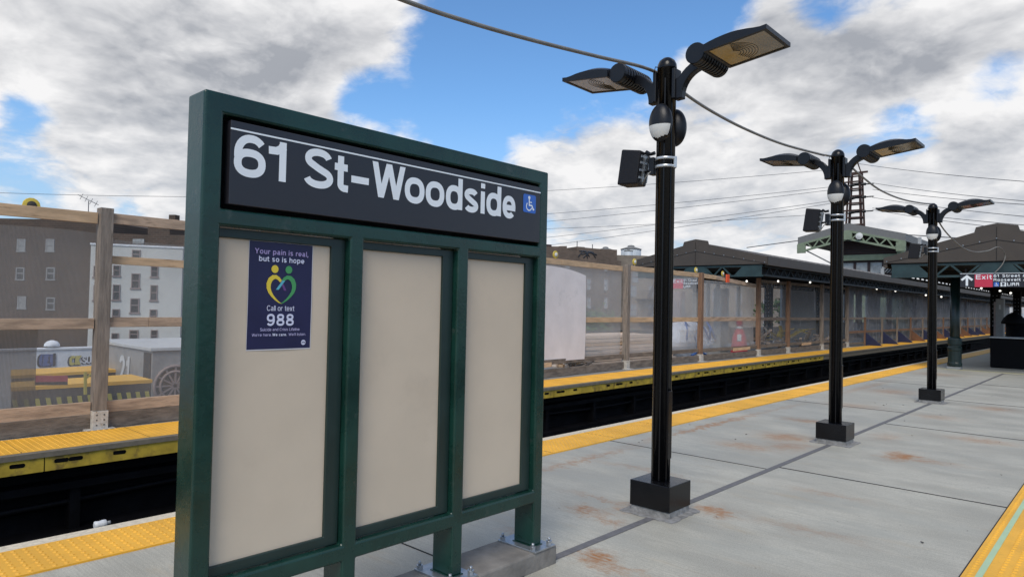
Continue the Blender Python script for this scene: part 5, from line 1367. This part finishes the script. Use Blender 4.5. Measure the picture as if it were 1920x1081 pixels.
# rooftop water tanks
def tank(px0, px1, ytop, ybot, lab, FT, dep, small=False):
    u0, z1 = FT.hit(px0, ytop); u1, _ = FT.hit(px1, ytop); _, z0 = FT.hit(px0, ybot)
    r = (u1-u0)/2*.97; c = FT.P((u0+u1)/2, z0, dep+r)
    T_ = empty('water_tank', (c[0], c[1], z0), lab, 'water tank', 'white rooftop tanks')
    h = z1-z0
    MB().lathe([(r, -.8), (r, h)], c[0], c[1], 22, z0).build('drum', bluevan, T_)
    MB().lathe([(r*1.05, h), (r*1.05, h+.08), (r*.35, h+r*.28), (r*.33, h+r*.40), (r*.12, h+r*.46)], c[0], c[1], 22, z0).build('roof', t_gry, T_)
tank(1160, 1187, 465, 481, 'largest white rooftop tank with a low conical lid', FD, 3)
tank(1179, 1192, 470, 481, 'smallest white tank squeezed right of the largest rooftop tank', FD, .2)
tank(1209, 1240, 463, 481, 'white rooftop tank partly hidden by the nearest lamp post', FD, 3)
# ================================================================== TREES
def tree(x, y, zb, h, r, label, seed):
    T_ = empty('tree', (x, y, zb), label, 'tree', 'trees beyond the hoarding')
    rd = random.Random(seed); m = MB().tube([(x, y, zb), (x+.1, y, zb+h*.4), (x+.15, y+.1, zb+h*.75)], [.28, .2, .08], 8)
    for k in range(7):
        a = rd.uniform(0, 6.28); z = zb+h*rd.uniform(.35, .65); m.tube([(x+.1, y, z), (x+math.cos(a)*r*.4, y+math.sin(a)*r*.4, z+h*.12), (x+math.cos(a)*r*.75, y+math.sin(a)*r*.75, z+h*.2)], [.09, .06, .02], 5)
    m.build('trunk', bark, T_)
    lf_ = MB(); cl = [(rd.gauss(0, .42)*r, rd.gauss(0, .42)*r, rd.uniform(-.35, .42)*h*.6) for _ in range(38)]
    for c in cl:
        rr_ = r*rd.uniform(.16, .34)
        for _ in range(90):
            p_ = Vector((x+c[0]+rd.gauss(0, rr_*.5), y+c[1]+rd.gauss(0, rr_*.5), zb+h*.68+c[2]+rd.gauss(0, rr_*.45)))
            a = Vector((rd.uniform(-1, 1), rd.uniform(-1, 1), rd.uniform(-.6, .6))).normalized(); b = a.orthogonal().normalized(); s_ = rd.uniform(.10, .2)
            lf_.add([p_-a*s_-b*s_*.4, p_+a*s_-b*s_*.4, p_+a*s_+b*s_*.5, p_-a*s_+b*s_*.5], [(0, 1, 2, 3)])
    lf_.build('crown', leafm, T_, fix=False)
q = onX(1483, 596, -24); tree(q.x, q.y, -9, 12.2, 3.2, 'green tree seen through the clear polythene bay', 5)
q = onX(1120, 590, -34); tree(q.x, q.y, -9, 10.5, 3.4, 'leafy tree against the brown brick house behind the netting', 8)

# ================================================================== CONTROL TOWER
YT = 58.0
tw = empty('control_tower', (-17, YT+3, -9), 'pale green signal tower with grey gabled roof rising behind the far canopy', 'control tower')
def TY(x, y, Y_=YT): return onY(x, y, Y_)
pk = TY(1590, 418); lft = TY(1496, 445); rgt = TY(1698, 437.5)
th = .56
for a, b in ((lft, pk), (pk, rgt)):
    A0 = [a, b, b-Vector((0, 0, th)), a-Vector((0, 0, th))]
    MB().prism(A0, (0, 12, 0)).build('roof', t_gry, tw)
# truss below each slope
m = MB()
for a, b in ((lft, pk), (pk, rgt)):
    a1 = a-Vector((0, 0, th+.08)); b1 = b-Vector((0, 0, th+.08)); lo = Vector((0, 0, -.62))
    m.bar(a1+lo, b1+lo, .16, .13, up=(0, 1, 0)); m.bar(a1, b1, .16, .10, up=(0, 1, 0))
    n = 7
    for k in range(n):
        p0 = a1.lerp(b1, (k+.5)/(n+1)); p1 = a1.lerp(b1, (k+1.5)/(n+1))
        if k % 2 == 0: m.bar(p0+lo, p1, .10, .09, up=(0, 1, 0))
        else: m.bar(p0, p1+lo, .10, .09, up=(0, 1, 0))
for c in (lft+Vector((.3, 0, 0)), pk, rgt-Vector((.3, 0, 0))):
    z = c.z-th-.08-(0 if c is pk else 0); MB().box(c.x-.32, c.x+.32, YT-.12, YT+.1, z-.62-.06, z+.02).build('gusset_plate', t_grn, tw)
m.build('truss', t_grn, tw)
hl = TY(1556, 500); hr = TY(1712, 500)
cL, cR = -18.35, -13.55
MB().box(cL+.4, cR-.2, YT+1.4, YT+8, 6.2, 7.35).build('louvre_wall', t_brn, tw)
m = MB()
for k in range(7): m.box(cL+.5, cR-.1, YT+1.32, YT+1.39, 6.3+k*.22, 6.36+k*.22)
m.build('louvres', rust, tw)
MB().box(cL, cR, YT+1.2, YT+1.6, 5.75, 6.2).build('beam', t_grn, tw)
for x in (cL, cR-.02): MB().box(x-.24, x+.24, YT+.9, YT+1.3, -9, 7.55).build('column', t_grn, tw)
MB().box(cL+.3, cR-.3, YT+1.5, YT+7.5, -9, 4.0).build('lower_wall', t_grn, tw)
MB().box(cL+.3, cR-.3, YT+1.6, YT+1.7, 4.0, 5.75).build('window_band', t_win, tw)
m = MB()
for k in range(5): x = cL+.3+k*(cR-cL-.6)/4; m.box(x-.09, x+.09, YT+1.48, YT+1.58, 4.0, 5.75)
m.box(cL+.3, cR-.3, YT+1.46, YT+1.57, 4.55, 4.72); m.box(cL+.3, cR-.3, YT+1.46, YT+1.57, 5.6, 5.75); m.build('window_bars', t_brn, tw)
m = MB().bar((lft.x+.1, YT+.2, 6.9), (cL+.1, YT+.3, 5.4), .10, .10); m.build('downpipe', t_gry, tw); MB().bar((lft.x+2.2, YT+1.2, 6.6), (cL+.1, YT+1.3, 5.9), .10, .10).build('downpipe', t_gry, tw)
m = MB().bar((rgt.x+.9, YT+.2, 7.3), (rgt.x+.9, YT+.2, 6.4), .22, .2).bar((rgt.x+.9, YT+.2, 6.4), (rgt.x-1.6, YT+.2, 5.0), .22, .2).bar((rgt.x-1.6, YT+.2, 5.0), (rgt.x-1.6, YT+.2, 3.0), .25, .22); m.build('downpipe', silver, tw)
m = MB(); c = TY(1611, 440, YT-.2); lathe_x(m, [(.05, -.08), (.26, -.03), (.27, 0), (.1, .05)], c.x, c.y, c.z-.1, 16); m.build('horn_lamp', lensw, tw)
for k in range(3): MB().bar((cR-1.5+k*.0, YT+1.1, 4.0+k*.25), (cR-.4, YT+1.1, 5.2+k*.25), .07, .07).build('stair_rail', colblk, tw)

# ================================================================== PYLON + WIRES
YPY = 118.0
def PY(x, y, Y_=YPY): return onY(x, y, Y_)
py_ = empty('pylon', tuple(PY(1603, 560)), 'rusty brown lattice transmission pylon with short stacked crossarms', 'pylon')
zt_ = PY(1606, 306).z; cxp = PY(1604, 360).x; yp = YPY
def wd(z):   # half width
    zb_ = PY(1603, 420).z; return 1.12-(z-zb_)/(zt_-zb_)*.42
zb_ = PY(1603, 420).z-14; zc_ = PY(1606, 324).z
m = MB()
for sx in (-1, 1):
    for sy_ in (-1, 1): m.bar((cxp+sx*wd(zb_), yp+sy_*1.0, zb_), (cxp+sx*wd(zc_), yp+sy_*.7, zc_), .30, .30)
m.build('legs', rust, py_)
z = zb_; k = 0
while z < zc_:
    h_ = wd(z); m = MB(); m.bar((cxp-h_-.55, yp-1, z), (cxp+h_+.55, yp-1, z), .26, .22).build('cross_brace', rust, py_); MB().bar((cxp-h_, yp+.8, z), (cxp+h_, yp+.8, z), .2, .2).build('cross_brace', rust, py_)
    z += 1.15; k += 1
m = MB().bar((cxp-.8, yp, zc_), (cxp-.3, yp, zt_), .16, .16).bar((cxp+.8, yp, zc_), (cxp+.3, yp, zt_), .16, .16).bar((cxp-.4, yp, zt_), (cxp+.4, yp, zt_), .16, .16).bar((cxp-1.8, yp, zc_), (cxp+1.8, yp, zc_), .2, .3); m.build('peak', rust, py_)
for (yy_, xl, xr) in ((344, 1588, 1637), (368, 1592, 1637), (395, 1586, 1636)):
    for xx in (xl, xr):
        e = PY(xx, yy_+(6 if xx < 1600 else 0)); s_ = PY(1604, yy_+2)
        m = MB().tube([s_, s_.lerp(e, .6)], .22, 6)
        for t in range(5): m.lathe([(.05, -.1), (.32, 0), (.05, .1)], s_.lerp(e, .6+t*.09).x, s_.y, 7, s_.lerp(e, .6+t*.09).z)
        m.build('insulator_arm', insul, py_)
wires = [((1030, 350), (1560, 318)), ((1030, 393), (1590, 347)), ((1030, 407), (1590, 352)), ((1030, 437), (1590, 372)), ((1030, 452), (1590, 376)), ((1030, 421), (1590, 398)), ((1400, 464), (1497, 451)), ((1300, 470), (1300.5, 470)),
         ((1610, 307), (1925, 332)), ((1636, 343), (1925, 369)), ((1636, 355), (1925, 375.5)), ((1636, 370), (1925, 398)), ((1636, 393), (1925, 424)), ((1636, 390), (1925, 414)), ((0, 355), (350, 365)), ((200, 412), (350, 429)), ((1700, 440), (1795, 446))]
lab = ['topmost thin wire crossing the sky right of the name board', None]
for k, (a, b) in enumerate(wires):
    if abs(a[0]-b[0]) < 5: continue
    if a[0] < 400: p0, p1 = EYE+ray(*a)*70, EYE+ray(*b)*70
    elif k in (6, 16): p0, p1 = PY(*a, YT-1), PY(*b, YT-1)
    else: p0, p1 = PY(*a, YPY-8 if a[0] < 1500 else YPY), PY(*b, YPY if a[0] < 1500 else YPY-30)
    d = p1-p0
    if k not in (6, 16, 14, 15):
        if a[0] < 1500: p0 = p0-d*.9
        else: p1 = p1+d*.6
    if k == 14: p0 = p0-d*1; p1 = p1+d*.4
    L_ = (p1-p0).length; n = 14; rad_ = .036 if k not in (14, 15) else .022
    pts = [p0.lerp(p1, i/n)-Vector((0, 0, 1))*L_*.008*4*(i/n)*(1-i/n)*(0 if k in (6, 16) else 1) for i in range(n+1)]
    lb = {6: 'short guy wire reaching the left eave of the green tower', 16: 'short guy wire leaving the right eave of the green tower', 14: 'single thin wire above the hoarding at the far left', 15: 'wire dipping behind the hoarding at the far left'}.get(k) or ('%s thin power line from the top, running left from the rusty pylon' % {0: 'first', 1: 'second', 2: 'third', 5: 'fourth', 3: 'fifth', 4: 'sixth'}[k] if a[0] < 1500 else '%s thin power line from the top, running right from the rusty pylon' % {8: 'first', 9: 'second', 10: 'third', 11: 'fourth', 13: 'fifth', 12: 'sixth'}[k])
    grp = {6: 'tower guy wires', 16: 'tower guy wires', 14: 'wires at the far left', 15: 'wires at the far left'}.get(k) or ('power lines left of the pylon' if a[0] < 1500 else 'power lines right of the pylon')
    tag(MB().tube(pts, rad_, 5).build('power_line', wirem), lb, 'wire', grp)
